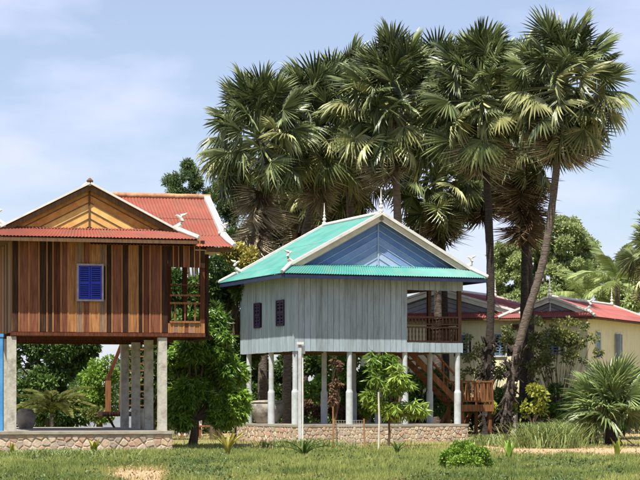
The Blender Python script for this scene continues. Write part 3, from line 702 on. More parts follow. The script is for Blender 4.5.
# whitewashed wall far behind the wooden house
Wl = W(104, 425, 82); o = MB().box(-1.6, 1.6, -.1, .1, -.1, 1.12).box(-1.63, 1.63, -.13, .13, 1.12, 1.18).build('garden_wall', M_wall_shade, None); o.location = (Wl.x, 82, 0)
tag(o, 'low whitewashed wall in painted blue-grey shade beyond the wooden house, seen between its stilts', 'wall')
# bench between the houses
B = thing('bench', 'small reddish wooden bench on the far grass between the two houses', 'bench', G(200, 74), R(6))
MB().box(-.75, .75, -.2, .2, .4, .46).build('seat', M_stair, B)
for x in (-.65, 0, .65):
    MB().box(x - .04, x + .04, -.16, .16, 0, .4).build('leg', M_stair, B)
MB().beam((-.75, .2, .8), (.75, .2, .8), .05, .12).build('backrest', M_stair, B)
for x in (-.65, .65): MB().beam((x, .2, .46), (x, .2, .84), .05, .05, up=(1, 0, 0)).build('back_post', M_stair, B)
o = MB().box(-.5, .5, -.1, .1, 0, .9).box(-.55, .55, -.12, .12, .9, .96).build('masonry_block', M_white, None); o.location = G(189, 80); 
tag(o, 'short white masonry wall stub behind the small bench between the houses', 'wall')

# ================================================================== YELLOW HOUSE, RIGHT BACKGROUND
YH = R(-26)
Y0 = Vector((10.6, 82, 0))
Yh = thing('yellow_house', 'long yellow plank house with red roofs and white trim behind the palm trunks', 'house', Y0, YH)
zb, zt = 1.5, 4.62
MB().box(-9.9, -.05, .1, 7.2, zb - .15, zb).build('floor', M_eavewood, Yh)
mb = MB().box(-9.9, -.05, .05, 7.2, zb, zt); mb.build('light_blocker', M_backing, Yh)  # dark box added behind the planks to block light
ed = list(np.linspace(-9.95, 0, 41))
wins = [(-3.95, -3.45), (-1.75, -1.2), (-8.4, -7.8), (-5.6, -5.1)]
planks_line(Yh, M_yellow, (0, .045), (1, 0), (0, -1), ed, zb, zt, holes=[(a, b, 3.15, 4.05) for a, b in wins], th=.03, gap=.005, jit=.0015)
for a, b in wins: shutter_window(Yh, 'u', a, b, 3.17, 4.03, .01, M_white, M_winblue, M_dark, slats=7)
hz = [(1.0, 1.55), (3.6, 4.4)]
planks_line(Yh, M_yellow, (-.045, 0), (0, 1), (1, 0), list(np.linspace(0, 7.2, 30)), zb, zt, holes=[(a, b, 3.1, 4.1) for a, b in hz], th=.03, gap=.005, jit=.0015)
for i, (a, b) in enumerate(hz):
    wn = MB().box(-.05, -.03, a, b, 3.1, 4.1).build('window', M_dark, Yh)
    fr = MB().box(-.03, .02, a - .05, a, 3.05, 4.15).box(-.03, .02, b, b + .05, 3.05, 4.15).box(-.03, .02, a, b, 4.1, 4.15).box(-.03, .025, a, b, 3.05, 3.1).build('window_frame', M_white, wn)
    if i == 0: MB().box(-.025, .0, a, b, 3.1, 4.1).build('shutter', M_winblue, wn)
    else:
        s_ = MB().box(0, .25, -.02, .02, 3.1, 4.1).build('open_shutter', M_ltblue, wn); s_.location = (.02, a - .03, 0); s_.rotation_euler = (0, 0, R(-25))
for u in (-9.7, -6.5, -3.2, -.2):
    for v in (.3, 3.1, 5.9): MB().box(u - .1, u + .1, v - .1, v + .1, -.1, zb - .15).build('post', M_concrete, Yh)
khmer_roof(Yh, (-10.3, -2.5, -.5, 6.9), (-9.98, -2.86, -.2, 6.5), 5.90, 4.90, 4.70, M_red_far, M_white, M_eavewood, M_white, [M_grey], rec=.12, nboards=5,
           bw=.16, fin_front=False, fin_back=.7, horns=(1, 0, 0, 0), fh=.08, cap=.08)
khmer_roof(Yh, (-3.55, .5, -.62, 8.2), (-3.10, .1, -.3, 7.7), 5.46, 4.88, 4.66, M_red_far, M_white, M_eavewood, M_white, [M_grey], rec=.12, nboards=3,
           bw=.16, fin_front=.8, fin_back=.75, horns=(0, 1, 0, 1), fh=.08, cap=.08)
horn(Yh, -6.42, -.25, 5.9, -1, 0, 1.1)
MB().box(-9.4, -3.4, .03, .09, 5.02, 5.14).build('gable_band', M_white, Yh)
lp = MB().box(-3.35+.2, -3.1+.2, -.1, .01, 4.2, 4.42).build('wall_lamp', M_rail, Yh)

# ================================================================== FAN PALMS
def fan_mesh(name, m, rp=1.0, rb=1.0, nseg=30, spread=145, droop=.15, fold=.25, seed=0, ragged=.1, curl=0.0):
    r = random.Random(seed); V = []; Fc = []; var = []
    def add(vs, fs, q):
        n = len(V); V.extend(vs); Fc.extend([tuple(i + n for i in f) for f in fs]); var.extend([q] * len(vs))
    # petiole
    n = 5; ring = []
    for i in range(n):
        t = i / (n - 1); w_ = .045 * (1 - .5 * t)
        x = rp * t; z = -.10 * droop * 4 * t * t
        ring += [(x, -w_, z), (x, w_, z), (x, 0, z - w_)]
    fs = []
    for i in range(n - 1):
        for j in range(3): a = i*3+j; b = i*3+(j+1) % 3; fs.append((a, b, b+3)); fs.append((a, b+3, a+3))
    add(ring, fs, .9)
    dr2 = [max(0, r.gauss(.02, .16)) for _ in range(99)]
    zh = -.4 * droop; da = R(2 * spread) / nseg
    for i in range(nseg):
        a = -R(spread) + da * (i + .5) + r.uniform(-.02, .02)
        ln = rb * (1 - .30 * (abs(a) / R(spread)) ** 2) * r.uniform(1 - ragged, 1.02)
        d = Vector((math.cos(a), math.sin(a), 0)); s = Vector((-math.sin(a), math.cos(a), 0))
        def pt(t, side, pl):
            q = t * ln; wv = side * (min(t, .45) * ln * math.tan(da / 2) * 1.0) * (1 if t <= .5 else (1 - (t - .5) * 1.1))
            z = zh - (dr2[i] * t ** 3 * ln) - fold * abs(math.sin(a)) * q * .6 - droop * (t ** 2.2) * ln + pl - curl * t * t
            p = d * q * (1 - droop * .25 * t) + s * wv
            return (rp + p.x, p.y, p.z + z)
        pl = .028
        q = r.random()
        vs = [(rp, 0, zh), pt(.5, -1, -pl), pt(.5, 0, pl), pt(.5, 1, -pl), pt(.8, -.9, -pl*.5), pt(.8, .9, -pl*.5), pt(.8, 0, pl*.5), pt(1, 0, -.02)]
        add(vs, [(0, 1, 2), (0, 2, 3), (1, 4, 6, 2), (2, 6, 5, 3), (4, 7, 6), (6, 7, 5)], q)
    me = bpy.data.meshes.new(name); me.from_pydata(V, [], Fc); me.materials.append(m); me.update()
    at = me.attributes.new('var', 'FLOAT', 'POINT'); at.data.foreach_set('value', var)
    return me
FR_UP = [fan_mesh('fan_frond', M_frond, rp=r_, rb=b_, droop=d_, fold=f_, seed=i, spread=s_) for i, (r_, b_, d_, f_, s_) in enumerate(
    [(1.2, .86, .05, .2, 135), (1.1, .92, .1, .35, 150), (1.3, .8, .08, .1, 140), (1.05, .9, .14, .5, 145), (1.25, .9, .04, .3, 120)])]
FR_MID = [fan_mesh('fan_frond', m, rp=r_, rb=b_, droop=d_, fold=f_, seed=10 + i, spread=150, ragged=.18) for i, (m, r_, b_, d_, f_) in enumerate(
    [(M_frond, 1.3, .88, .3, .3), (M_frond_y, 1.25, .84, .42, .4), (M_frond_y, 1.35, .8, .25, .2), (M_frond, 1.2, .9, .5, .6), (M_frond_y, 1.25, .88, .35, .5)])]
FR_DEAD = [fan_mesh('dead_frond', m, rp=r_, rb=b_, nseg=26, droop=d_, fold=f_, seed=30 + i, spread=115, ragged=.45, curl=.1) for i, (m, r_, b_, d_, f_) in enumerate(
    [(M_frond_dead, 1.2, .9, .5, .8), (M_frond_dead, 1.1, .9, .7, 1.2), (M_frond_brown, 1.2, .85, .45, 1.1), (M_frond_brown, 1.05, .95, .6, 1.5)])]

def fronds(P, c, R_, n_up, n_dead, seed, *,  brown=.5, emin=-35, deadlen=1.0, skirt=0.0, yfrac=.5, emax=84):
    r = random.Random(seed); sc = R_ / 2.15
    n_up = int(n_up * 1.45); n_dead = int(n_dead * 1.2)
    for i in range(n_up):
        t = (i + .5) / n_up
        phi = i * 2.39996 + r.uniform(-.3, .3); el = emax - (emax - emin) * t ** .85 + r.uniform(-9, 9)
        if el > 18: me = r.choice(FR_UP)
        else: me = r.choice([f for f in FR_MID]) if r.random() < .5 + yfrac * .5 else r.choice(FR_UP)
        o = link('frond', me, P); s = sc * r.uniform(.72, 1.08)
        o.location = c + Vector((0, 0, (.35 * sc) * (el / 90)))
        o.scale = (s, s, s)
        o.rotation_euler = (Matrix.Rotation(phi, 3, 'Z') @ Matrix.Rotation(-R(el), 3, 'Y') @ Matrix.Rotation(R(r.uniform(-75, 75)), 3, 'X')).to_euler()
    for i in range(n_dead):
        phi = i * 2.39996 + r.uniform(-.5, .5); el = r.uniform(-88, emin - 16)
        me = FR_DEAD[(2 if r.random() < brown else 0) + r.randint(0, 1)]
        o = link('dead_frond', me, P); s = sc * r.uniform(.75, 1.0) * deadlen
        o.location = c + Vector((0, 0, -.25 - r.uniform(0, skirt)))
        o.scale = (s, s, s)
        o.rotation_euler = (Matrix.Rotation(phi, 3, 'Z') @ Matrix.Rotation(-R(el), 3, 'Y') @ Matrix.Rotation(R(r.uniform(-60, 60)), 3, 'X')).to_euler()

def smooth_path(pts, n=6):
    pts = [Vector(p) for p in pts]; out = []
    for i in range(len(pts) - 1):
        p0 = pts[max(i-1, 0)]; p1 = pts[i]; p2 = pts[i+1]; p3 = pts[min(i+2, len(pts)-1)]
        for j in range(n):
            t = j / n
            out.append(.5 * ((2*p1) + (p2-p0)*t + (2*p0-5*p1+4*p2-p3)*t*t + (-p0+3*p1-3*p2+p3)*t**3))
    out.append(pts[-1]); return out
def palm(label, pix, Y, R_, n_up, n_dead, seed, rb=.2, rt=.13, m=None, boots=None, **k):
    """pix: trunk path in photo pixels from base to crown centre"""
    pw = [W(px, py, Y) for px, py in pix]; pw[0].z = 0
    base = pw[0].copy(); P = thing('palm_tree', label, 'palm tree', base, 0, 'sugar palms behind the houses')
    path = smooth_path([p - base for p in pw], 14); path[0].z = -.1
    n = len(path); rad = []
    rr = random.Random(seed)
    for i in range(n):
        t = i / (n - 1); rad.append((rb + (rt - rb) * t ** .5) * (1 + .05 * math.sin(i * 2.3) + rr.uniform(-.03, .03)) * (1.25 if t < .04 else 1))
    MB().tube(path, rad, 12).build('trunk', m or M_trunk, P, True)
    c = path[-1]
    fronds(P, c, R_, n_up, n_dead, seed, **k)
    if boots:   # ragged leaf bases clinging to the lower trunk
        z0, z1, nb = boots; br = random.Random(seed + 5); mb = MB()
        for i in range(nb):
            z = br.uniform(z0, z1); q = min(path, key=lambda p: abs(p.z - z)); a = br.uniform(0, 2*math.pi)
            d = Vector((math.cos(a), math.sin(a), 0)); L_ = br.uniform(.15, .42)
            p0 = q + d * .16; p1 = p0 + d * L_ * .5 + Vector((0, 0, L_ * br.uniform(.5, 1))); 
            if br.random() < .4: p1 = p0 + d * L_ * .6 - Vector((0, 0, L_ * .5))
            mb.tube([p0, p1], [br.uniform(.05, .085), .02], 5)
        o = mb.build('leaf_bases', M_trunk_dark, P); o['kind'] = 'stuff'
    return P
M_trunk_pale = mat('palm_bark_pale', c8(142, 122, 106), c8(104, 88, 76), scale=3, stretch=(2, 2, 7), rough=.95, bump=.03, bscale=5)
palm('leftmost sugar palm, lower than the rest, with dead fronds hanging beside the wooden house', [(262, 430), (264, 300), (268, 200), (259, 138)], 76, 2.67, 58, 23, 1, skirt=2.6, brown=.25, emin=-50, yfrac=.7)
palm('second sugar palm from the left, its trunk passing behind the water jar', [(287, 424), (288, 360), (300, 260), (318, 175), (318, 128)], 79, 2.77, 64, 15, 2, skirt=1.2, brown=.15, emin=-55, yfrac=.6)
palm('sugar palm filling in behind, between the second palm and the pale-trunked middle one', [(352, 426), (352, 300), (350, 200), (346, 112)], 81, 2.77, 56, 14, 3, skirt=1.2, brown=.4, emin=-55)
palm('middle sugar palm whose pale trunk rises behind the blue gable', [(404, 426), (400, 300), (397, 200), (392, 106)], 74.5, 2.82, 68, 16, 4, m=M_trunk_pale, skirt=.6, brown=.1, yfrac=.8, emin=-52)
palm('low dark sugar palm with its crown in shade just above the blue gable roof', [(436, 426), (438, 320), (436, 240), (436, 180)], 83, 2.6, 56, 24, 5, skirt=.4, emin=-60, brown=.6, yfrac=.2)
palm('low sugar palm in shade just left of the blue gable peak, behind the pale trunk', [(346, 426), (346, 320), (340, 250), (338, 178)], 84, 2.4, 48, 18, 14, skirt=.5, emin=-60, brown=.5, yfrac=.3)
palm('low shaded sugar palm just left of the straight grey trunk, behind the gable', [(490, 426), (490, 320), (489, 240), (480, 165)], 86, 2.5, 40, 10, 15, skirt=.4, emin=-65, brown=.6, yfrac=.2)
palm('low shaded sugar palm over the back ridge of the turquoise roof', [(304, 426), (304, 320), (303, 240), (302, 172)], 86, 2.5, 36, 16, 16, skirt=1.2, emin=-60, brown=.5, yfrac=.3)
palm('tall sugar palm with straight grey trunk beside the right eave of the turquoise-roofed house', [(486, 432), (487, 380), (491, 300), (488, 200), (480, 98)], 73, 2.77, 66, 16, 6, rb=.17, rt=.12, skirt=.6, brown=.15, boots=(.2, 3.4, 90), m=M_trunk_dark, emin=-55)
palm('dark-trunked sugar palm with a brown skirt of dead fronds behind the leaning palm', [(523, 430), (524, 330), (525, 230), (522, 136)], 78, 2.45, 50, 54, 7, rb=.19, m=M_trunk_dark, skirt=2.2, brown=.85, emin=-50, yfrac=.3)
palm('tallest sugar palm, rightmost, on a long trunk leaning to the right', [(503, 436), (510, 385), (524, 325), (543, 262), (554, 190), (564, 88)], 70, 2.62, 72, 18, 8, rb=.175, rt=.12, skirt=.7, brown=.3, boots=(.1, 3.2, 110), yfrac=.6, emin=-62)
palm('sugar palm cut by the right frame edge above the yellow house', [(668, 430), (667, 330), (668, 255)], 90, 2.5, 46, 16, 9, emin=-60, yfrac=.3)
palm('sugar palm hidden deep in the clump between the two tall right palms', [(528, 430), (530, 300), (520, 90)], 82, 2.5, 44, 8, 10, m=M_trunk_dark, emin=-40)
palm('sugar palm crown standing behind and between the middle palm and the straight grey one', [(446, 428), (444, 300), (436, 97)], 84, 2.6, 50, 10, 12, m=M_trunk_dark, emin=-55)

M_frond_pale = leafm('fan_frond_pale', c8(92, 116, 62), c8(164, 178, 114), rough=.4, tr=.15, orand=.25, spec=.5)
FR_OLD = FR_UP, FR_MID
FR_UP = [fan_mesh('fan_frond', M_frond_pale, rp=r_, rb=b_, droop=d_, fold=f_, seed=70 + i, spread=s_, nseg=30) for i, (r_, b_, d_, f_, s_) in enumerate([(.8, 1.0, .1, .3, 135), (.7, 1.05, .15, .5, 130), (.9, .95, .12, .2, 120)])]
FR_MID = FR_UP
# low fan palm without a trunk at right
FP = thing('young_fan_palm', 'low trunkless fan palm with spiky fronds at the right edge of the lawn', 'palm', G(612, 61))
fronds(FP, Vector((0, 0, .75)), 2.1, 34, 6, 21, emin=8, brown=.9, skirt=.1, emax=88)
MB().lathe((0, 0, -.05), [(.22, 0), (.2, .4), (.14, .7), (.05, .85)], 12).build('stump', M_trunk_dark, FP, True)

# small seedlings along the lawn
def tuft(name, label, px, py, h, n, m, seed, wid=.035, spread=.7, group=None, grass=True, cat='plant'):
    Y = ZC * F / (py - HOR); r = random.Random(seed); P = thing(name, label, cat, G(px, Y), 0, group)
    for i in range(n):
        a = i * 2.4 + r.uniform(-.3, .3); L_ = h * r.uniform(.7, 1.1); sp = spread * r.uniform(.4, 1.2)
        V = []; N_ = 5; d = Vector((math.cos(a), math.sin(a), 0)); s = Vector((-d.y, d.x, 0))
        for k in range(N_ + 1):
            t = k / N_; p = d * (sp * h * t * t * .9 + .02) + Vector((0, 0, L_ * (t - .38 * sp * t ** 2.4)))
            w_ = wid * math.sin(math.pi * min(1, .12 + t * .88)) + .003
            V += [p - s * w_, p + Vector((0, 0, -.012)), p + s * w_]
        Fc = []
        for k in range(N_):
            q = k * 3; Fc += [(q, q+1, q+4, q+3), (q+1, q+2, q+5, q+4)]
        me = bpy.data.meshes.new('leaf'); me.from_pydata(V, [], Fc); me.materials.append(m); me.update()
        at = me.attributes.new('var', 'FLOAT', 'POINT'); at.data.foreach_set('value', [r.random()] * len(V))
        link('leaf', me, P)
    return P
tuft('seedling_palm', 'yellowish-green spiky plant on the lawn between the two houses', 228, 458, .8, 26, M_yleaf, 1, wid=.03)
tuft('seedling_palm', 'dark green spiky plant on the lawn just below the white service post', 304, 459, .62, 22, M_dkleaf, 2, wid=.022, spread=1.0)
tuft('seedling_palm', 'small dark spiky plant on the lawn below the sapling right of the white stake', 397, 455, .45, 12, M_dkleaf, 3, wid=.025)
tuft('yellow_seedling', 'small bright yellow-green leafy plant before the stone plinth of the wooden house', 94, 456.5, .52, 7, M_croton, 4, wid=.06, spread=.35)
tuft('yellow_seedling', 'tiny yellow-green sprout at the left end of the stone plinth', 12, 457, .4, 5, M_croton, 5, wid=.03, spread=.3)
tuft('leafy_seedling', 'slim upright green seedling on the bare earth left of the grass clump', 509, 462, .55, 7, M_bush, 6, wid=.045, spread=.4)
tuft('leafy_seedling', 'upright pale yellow-green seedling before the low fan palm at right', 617, 459, .5, 6, M_croton, 7, wid=.055, spread=.35)

# ================================================================== TREES AND SHRUBS
rng = np.random.default_rng(5)
def leaf_cloud(C, N, L_, Wd, droop=.3, seed=0, jitter=.25):
    """one leaf quad (folded) at each centre C with outward normal N"""
    g = np.random.default_rng(seed); n = len(C)
    d = N + g.normal(0, .55, (n, 3)); d[:, 2] -= droop; d /= np.linalg.norm(d, axis=1)[:, None]
    u = g.normal(0, 1, (n, 3)); u[:, 2] += .3
    s = np.cross(d, u); s /= np.linalg.norm(s, axis=1)[:, None] + 1e-9
    nn = np.cross(s, d)
    l = L_ * g.uniform(.7, 1.25, n)[:, None]; w_ = Wd * g.uniform(.7, 1.2, n)[:, None]
    p0 = C; p1 = C + d*l*.45 + s*w_ - nn*w_*.25; p2 = C + d*l; p3 = C + d*l*.45 - s*w_ - nn*w_*.25
    V = np.stack([p0, p1, p2, p3], 1).reshape(-1, 3); Fq = np.arange(4*n).reshape(-1, 4)
    return V, Fq
def blob_points(clumps, n, seed, shell=.5):
    g = np.random.default_rng(seed); cl = np.array(clumps, float)
    vol = (cl[:, 3] ** 2.2); idx = g.choice(len(cl), n, p=vol / vol.sum())
    d = g.normal(0, 1, (n, 3)); d /= np.linalg.norm(d, axis=1)[:, None]
    r = (shell + (1 - shell) * g.random(n)) ** .7 * g.uniform(.75, 1.12, n)
    C = cl[idx, :3] + d * (r * cl[idx, 3])[:, None] * np.array([1, 1, .85])
    return C, d, idx
def make_clumps(ell, k, rr, seed):
    """ell: list of (x,y,z,rx,ry,rz) -> clump spheres scattered over the ellipsoids"""
    g = np.random.default_rng(seed); out = []
    for (x, y, z, a, b, c_) in ell:
        m_ = max(3, int(k * a * c_ / (rr * rr)))
        for _ in range(m_):
            d = g.normal(0, 1, 3); d /= np.linalg.norm(d); q = g.uniform(.25, 1) ** .5 * .88
            out.append((x + d[0]*a*q, y + d[1]*b*q, z + d[2]*c_*q, rr * g.uniform(.6, 1.25)))
    return out
def tree(name, label, cat, px, Y, ell_px, m, n, L_, Wd, rr, k=1.2, droop=.3, seed=0, group=None, trunk_r=.12, depth=1.0, whorl=0, twig=True, base_py=None, shell=.5, twig_m=None, lim=26, fk=1.0):
    base = G(px, Y); P = thing(name, label, cat, base, 0, group)
    ell = []
    for (ex, ey, erx, ery) in ell_px:
        c_ = W(ex, ey, Y) - base; s = Y / F; ell.append((c_.x, (np.random.default_rng(seed + len(ell)).uniform(-.3, .3)) * depth * erx * s, c_.z, erx*s, erx*s*depth, ery*s))
    cl = make_clumps(ell, k, rr, seed)
    if whorl:
        C, N_, idx = blob_points(cl, n // whorl, seed, shell)
        g = np.random.default_rng(seed); br = g.random(len(C))
        C = np.repeat(C, whorl, 0); N2 = np.repeat(N_, whorl, 0) * .5; br = np.repeat(br, whorl)
        a = g.uniform(0, 2*np.pi, len(C)); N2 = N2 + np.stack([np.cos(a), np.sin(a), g.uniform(-.6, .3, len(C))], 1)
        V, Fq = leaf_cloud(C, N2, L_, Wd, droop, seed)
        var = np.repeat(np.clip(br * .7 + g.random(len(br)) * .4, 0, 1), 4)
    else:
        C, N_, idx = blob_points(cl, n, seed, shell)
        g = np.random.default_rng(seed + 1); cv = g.random(len(cl))[idx]
        V, Fq = leaf_cloud(C, N_, L_, Wd, droop, seed)
        var = np.repeat(np.clip(cv * .5 + g.random(len(C)) * .5, 0, 1), 4)
    link('crown', np_mesh('crown', V, Fq, m, var), P)
    mb = MB(); top = Vector((np.mean([e[0] for e in ell]), 0, np.mean([e[2] for e in ell])))
    fork = Vector((top.x * .4, 0, max(.25, top.z * .4 * fk)))
    mb.tube([(0, 0, -.1), fork * .5 + Vector((.03, 0, 0)), fork], [trunk_r * 1.25, trunk_r, trunk_r * .85], 8)
    if twig:
        g = random.Random(seed)
        for c_ in (g.sample(cl, min(lim, len(cl)))):
            e = Vector(c_[:3]); mid = fork.lerp(e, .5) + Vector((g.uniform(-.1, .1), g.uniform(-.1, .1), .08 * e.length * .3))
            mb.tube([fork, mid, e], [trunk_r * .5, trunk_r * .28, trunk_r * .1], 5)
    mb.build('trunk', twig_m or M_bark, P, True)
    return P

tree('mango_tree', 'leafy mango tree filling the gap between the wooden house and the turquoise-roofed one', 'tree', 192, 60.5, [(202, 322, 26, 24), (204, 350, 38, 38), (190, 372, 26, 42), (228, 378, 22, 42), (180, 345, 16, 22), (184, 396, 20, 22), (208, 402, 30, 14), (230, 400, 16, 18), (182, 414, 12, 9), (228, 414, 18, 7), (172, 392, 10, 24)],
     M_mango, 46000, .2, .028, .36, k=1.6, droop=.75, seed=11, whorl=9, depth=.8)
tree('dark_broadleaf_tree', 'dark green tree behind the mango tree, left of the turquoise roof', 'tree', 214, 70, [(200, 300, 34, 45), (240, 320, 30, 50), (185, 360, 30, 50), (225, 275, 20, 20), (182, 285, 18, 26)], M_dkleaf, 20000, .22, .05, .5, seed=12)
tree('mango_tree', 'second mango tree, behind the first, just left of the turquoise eave', 'tree', 218, 74, [(212, 298, 28, 26), (228, 318, 22, 26), (196, 290, 18, 18)], M_mango, 12000, .2, .028, .36, k=1.6, droop=.75, seed=51, whorl=9)
tree('yellow_leaved_tree', 'small tree with yellowish new leaves above the left eave of the turquoise roof', 'tree', 238, 73, [(240, 266, 22, 20), (226, 280, 17, 16), (252, 282, 14, 16), (232, 254, 12, 8)], M_yleaf, 11000, .15, .04, .32, seed=13)
tree('feathery_tree', 'dark fine-leaved tree rising behind the red roof of the wooden house', 'tree', 196, 96, [(184, 184, 18, 16), (170, 184, 12, 10), (184, 204, 26, 16), (215, 215, 30, 36), (240, 195, 22, 32), (190, 168, 10, 8)], M_midleaf, 34000, .15, .024, .34, seed=14, k=1.2, shell=.05)
tree('broad_tree', 'tall broad light green tree behind the yellow house, left of the coconut palm', 'tree', 548, 118, [(562, 248, 34, 38), (582, 268, 20, 34), (528, 262, 34, 34), (560, 285, 42, 40), (510, 282, 24, 36), (500, 248, 12, 18), (588, 262, 12, 28), (545, 240, 24, 20), (500, 265, 10, 20), (535, 300, 50, 26)], M_farleaf, 120000, .17, .045, .42, seed=15, k=1.5, trunk_r=.3, shell=.05)
tree('hedge_tree', 'round green tree at the far right behind the yellow house roof', 'tree', 628, 112, [(628, 300, 28, 24), (605, 305, 20, 18), (640, 285, 16, 20)], M_farleaf, 22000, .22, .05, .5, seed=16, shell=.2)
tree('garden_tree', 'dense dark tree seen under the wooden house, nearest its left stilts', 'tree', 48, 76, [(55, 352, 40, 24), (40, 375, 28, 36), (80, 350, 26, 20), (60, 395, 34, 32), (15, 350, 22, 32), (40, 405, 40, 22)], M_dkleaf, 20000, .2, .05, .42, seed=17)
tree('garden_tree', 'lighter green bushy tree seen under the wooden house, left of its stair', 'tree', 98, 73, [(98, 385, 20, 26), (88, 405, 24, 22), (112, 365, 12, 16), (108, 408, 14, 18)], M_bush, 8000, .12, .035, .3, seed=18)
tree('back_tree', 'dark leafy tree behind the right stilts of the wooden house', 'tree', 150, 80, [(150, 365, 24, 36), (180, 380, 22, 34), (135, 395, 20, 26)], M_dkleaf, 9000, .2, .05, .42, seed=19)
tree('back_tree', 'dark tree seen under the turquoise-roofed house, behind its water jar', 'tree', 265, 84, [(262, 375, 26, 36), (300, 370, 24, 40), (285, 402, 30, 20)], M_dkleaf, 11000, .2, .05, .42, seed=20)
tree('back_tree', 'leafy tree under the turquoise-roofed house, behind its middle stilts', 'tree', 350, 82, [(320, 372, 24, 34), (350, 375, 26, 40), (380, 380, 24, 36), (350, 405, 34, 18)], M_mango, 13000, .2, .045, .42, seed=21)
tree('back_bush', 'green bush behind the stair of the turquoise-roofed house', 'bush', 420, 80, [(420, 390, 26, 28), (450, 398, 22, 22), (400, 395, 20, 26)], M_dkleaf, 9000, .16, .04, .35, seed=22)
tree('scrub', 'tangled olive shrub in front of the yellow house wall, left of the leaning palm', 'shrub', 490, 79, [(478, 348, 18, 18), (498, 362, 16, 24), (508, 332, 12, 16), (470, 375, 14, 12)], M_shleaf, 2000, .13, .04, .22, k=1.0, seed=23, trunk_r=.03, lim=60, fk=.3, shell=.1)
tree('scrub', 'tangled olive shrub with bare twigs before the yellow house, right of the leaning palm', 'shrub', 556, 78, [(545, 330, 30, 20), (560, 352, 36, 24), (575, 328, 22, 14), (535, 365, 20, 22), (590, 352, 18, 20)], M_shleaf, 4200, .12, .04, .22, k=1.0, seed=24, trunk_r=.03, lim=110, fk=.3, shell=.1)
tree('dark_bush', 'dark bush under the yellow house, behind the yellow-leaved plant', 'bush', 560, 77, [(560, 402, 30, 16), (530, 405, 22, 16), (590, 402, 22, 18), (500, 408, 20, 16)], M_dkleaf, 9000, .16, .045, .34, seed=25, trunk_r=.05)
tree('right_bush', 'dark green bushes behind the low fan palm at the right edge', 'bush', 622, 70, [(615, 408, 34, 20), (640, 395, 20, 26)], M_dkleaf, 7000, .16, .04, .34, seed=26, trunk_r=.05)
tree('sapling', 'young mango sapling with drooping bright leaves before the turquoise-roofed house', 'tree', 388, 60.5, [(376, 364, 12, 9), (394, 362, 18, 9), (378, 382, 16, 10), (400, 385, 10, 9), (372, 398, 10, 9), (398, 410, 22, 7), (416, 406, 11, 8), (385, 408, 12, 10), (396, 372, 12, 12)],
     M_mango_lt, 3400, .26, .027, .2, k=1.5, droop=.8, seed=27, whorl=9, trunk_r=.035, depth=.9)
tree('dry_sapling', 'thin sapling with brown withered leaves left of the white stake', 'tree', 336, 60, [(335, 362, 4, 12), (336, 385, 4, 14), (333, 402, 4, 8)], M_dryleaf, 420, .13, .03, .1, k=1.5, droop=.7, seed=28, whorl=6, trunk_r=.03)
tree('round_bush', 'rounded bright green bush in the foreground grass, right of centre', 'bush', 465, 36.2, [(464, 457, 25, 15), (464, 464, 28, 12)], M_bush, 24000, .05, .016, .13, k=2.6, seed=29, trunk_r=.02, droop=.1)
tree('croton', 'yellow-leaved croton plant just right of the palm trunks', 'plant', 532, 70, [(534, 396, 12, 12), (525, 408, 9, 12), (542, 408, 7, 10)], M_croton, 300, .17, .06, .2, seed=30, trunk_r=.025)
tree('croton', 'small yellow-leaved plant between the stair landing and the palm trunks', 'plant', 491, 71, [(491, 408, 6, 9)], M_croton, 110, .15, .05, .14, seed=31, trunk_r=.02)
tree('brush_heap', 'low heap of dry brown brush in the shade under the turquoise-roofed house', 'brush', 320, 72.5, [(312, 412, 16, 9), (336, 414, 16, 8), (352, 417, 10, 6)], M_dryleaf, 4200, .12, .03, .22, seed=32, trunk_r=.03)
tree('low_shrub', 'small flowering-height shrub at the foot of the far wall under the wooden house', 'shrub', 92, 68, [(92, 416, 14, 9)], M_shleaf, 1800, .1, .03, .2, seed=33, trunk_r=.02)

def woods(name, label, Y, x0, x1, h, n, L_, m, seed, gap=None):
    g = np.random.default_rng(seed); k = g.uniform(x0, x1, n)
    top = h * (.75 + .2*np.sin(k*.061 + seed) + .13*np.sin(k*.17 + 1) + .08*np.sin(k*.41))
    if gap: top *= 1 - gap[2] * np.exp(-((k - gap[0]) / gap[1]) ** 2)
    yy = Y + g.uniform(-2.5, 2.5, n); X = (k - 320) / F * yy; Z = top * g.random(n) ** .7
    C = np.stack([X, yy, Z], 1); N_ = g.normal(0, .5, (n, 3)) + np.array([-.2, -.7, .4])
    V, Fq = leaf_cloud(C, N_, L_, L_ * .24, .3, seed)
    cl = .5 + .5*np.sin(X*2.1 + np.sin(Z*3.1)*2)*np.sin(Z*2.7 + X*1.3)
    o = link(name, np_mesh(name, V, Fq, m, np.repeat(np.clip(cl*.6 + g.random(n)*.4, 0, 1), 4))); tag(o, label, 'undergrowth', None, 'stuff')
tree('hanging_thicket', 'dark shady tree behind the sugar palms, between the red roof and the turquoise roof ridge', 'tree', 300, 92, [(280, 235, 34, 30), (320, 215, 30, 36), (245, 240, 24, 30), (295, 205, 24, 26)], M_dkleaf, 18000, .24, .05, .55, seed=41)
woods('far_woods', 'distant line of green woods behind both houses', 135, -40, 680, 3.6, 60000, .34, M_dkleaf, 61, gap=(104, 6, .3))
woods('back_hedge', 'leafy growth closing the view beneath the wooden house', 86, -30, 250, 3.3, 26000, .18, M_midleaf, 63, gap=(106, 8, .25))
woods('undergrowth', 'dark undergrowth along the back of the garden', 89, -20, 670, 2.3, 36000, .2, M_dkleaf, 62, gap=(196, 16, .8))

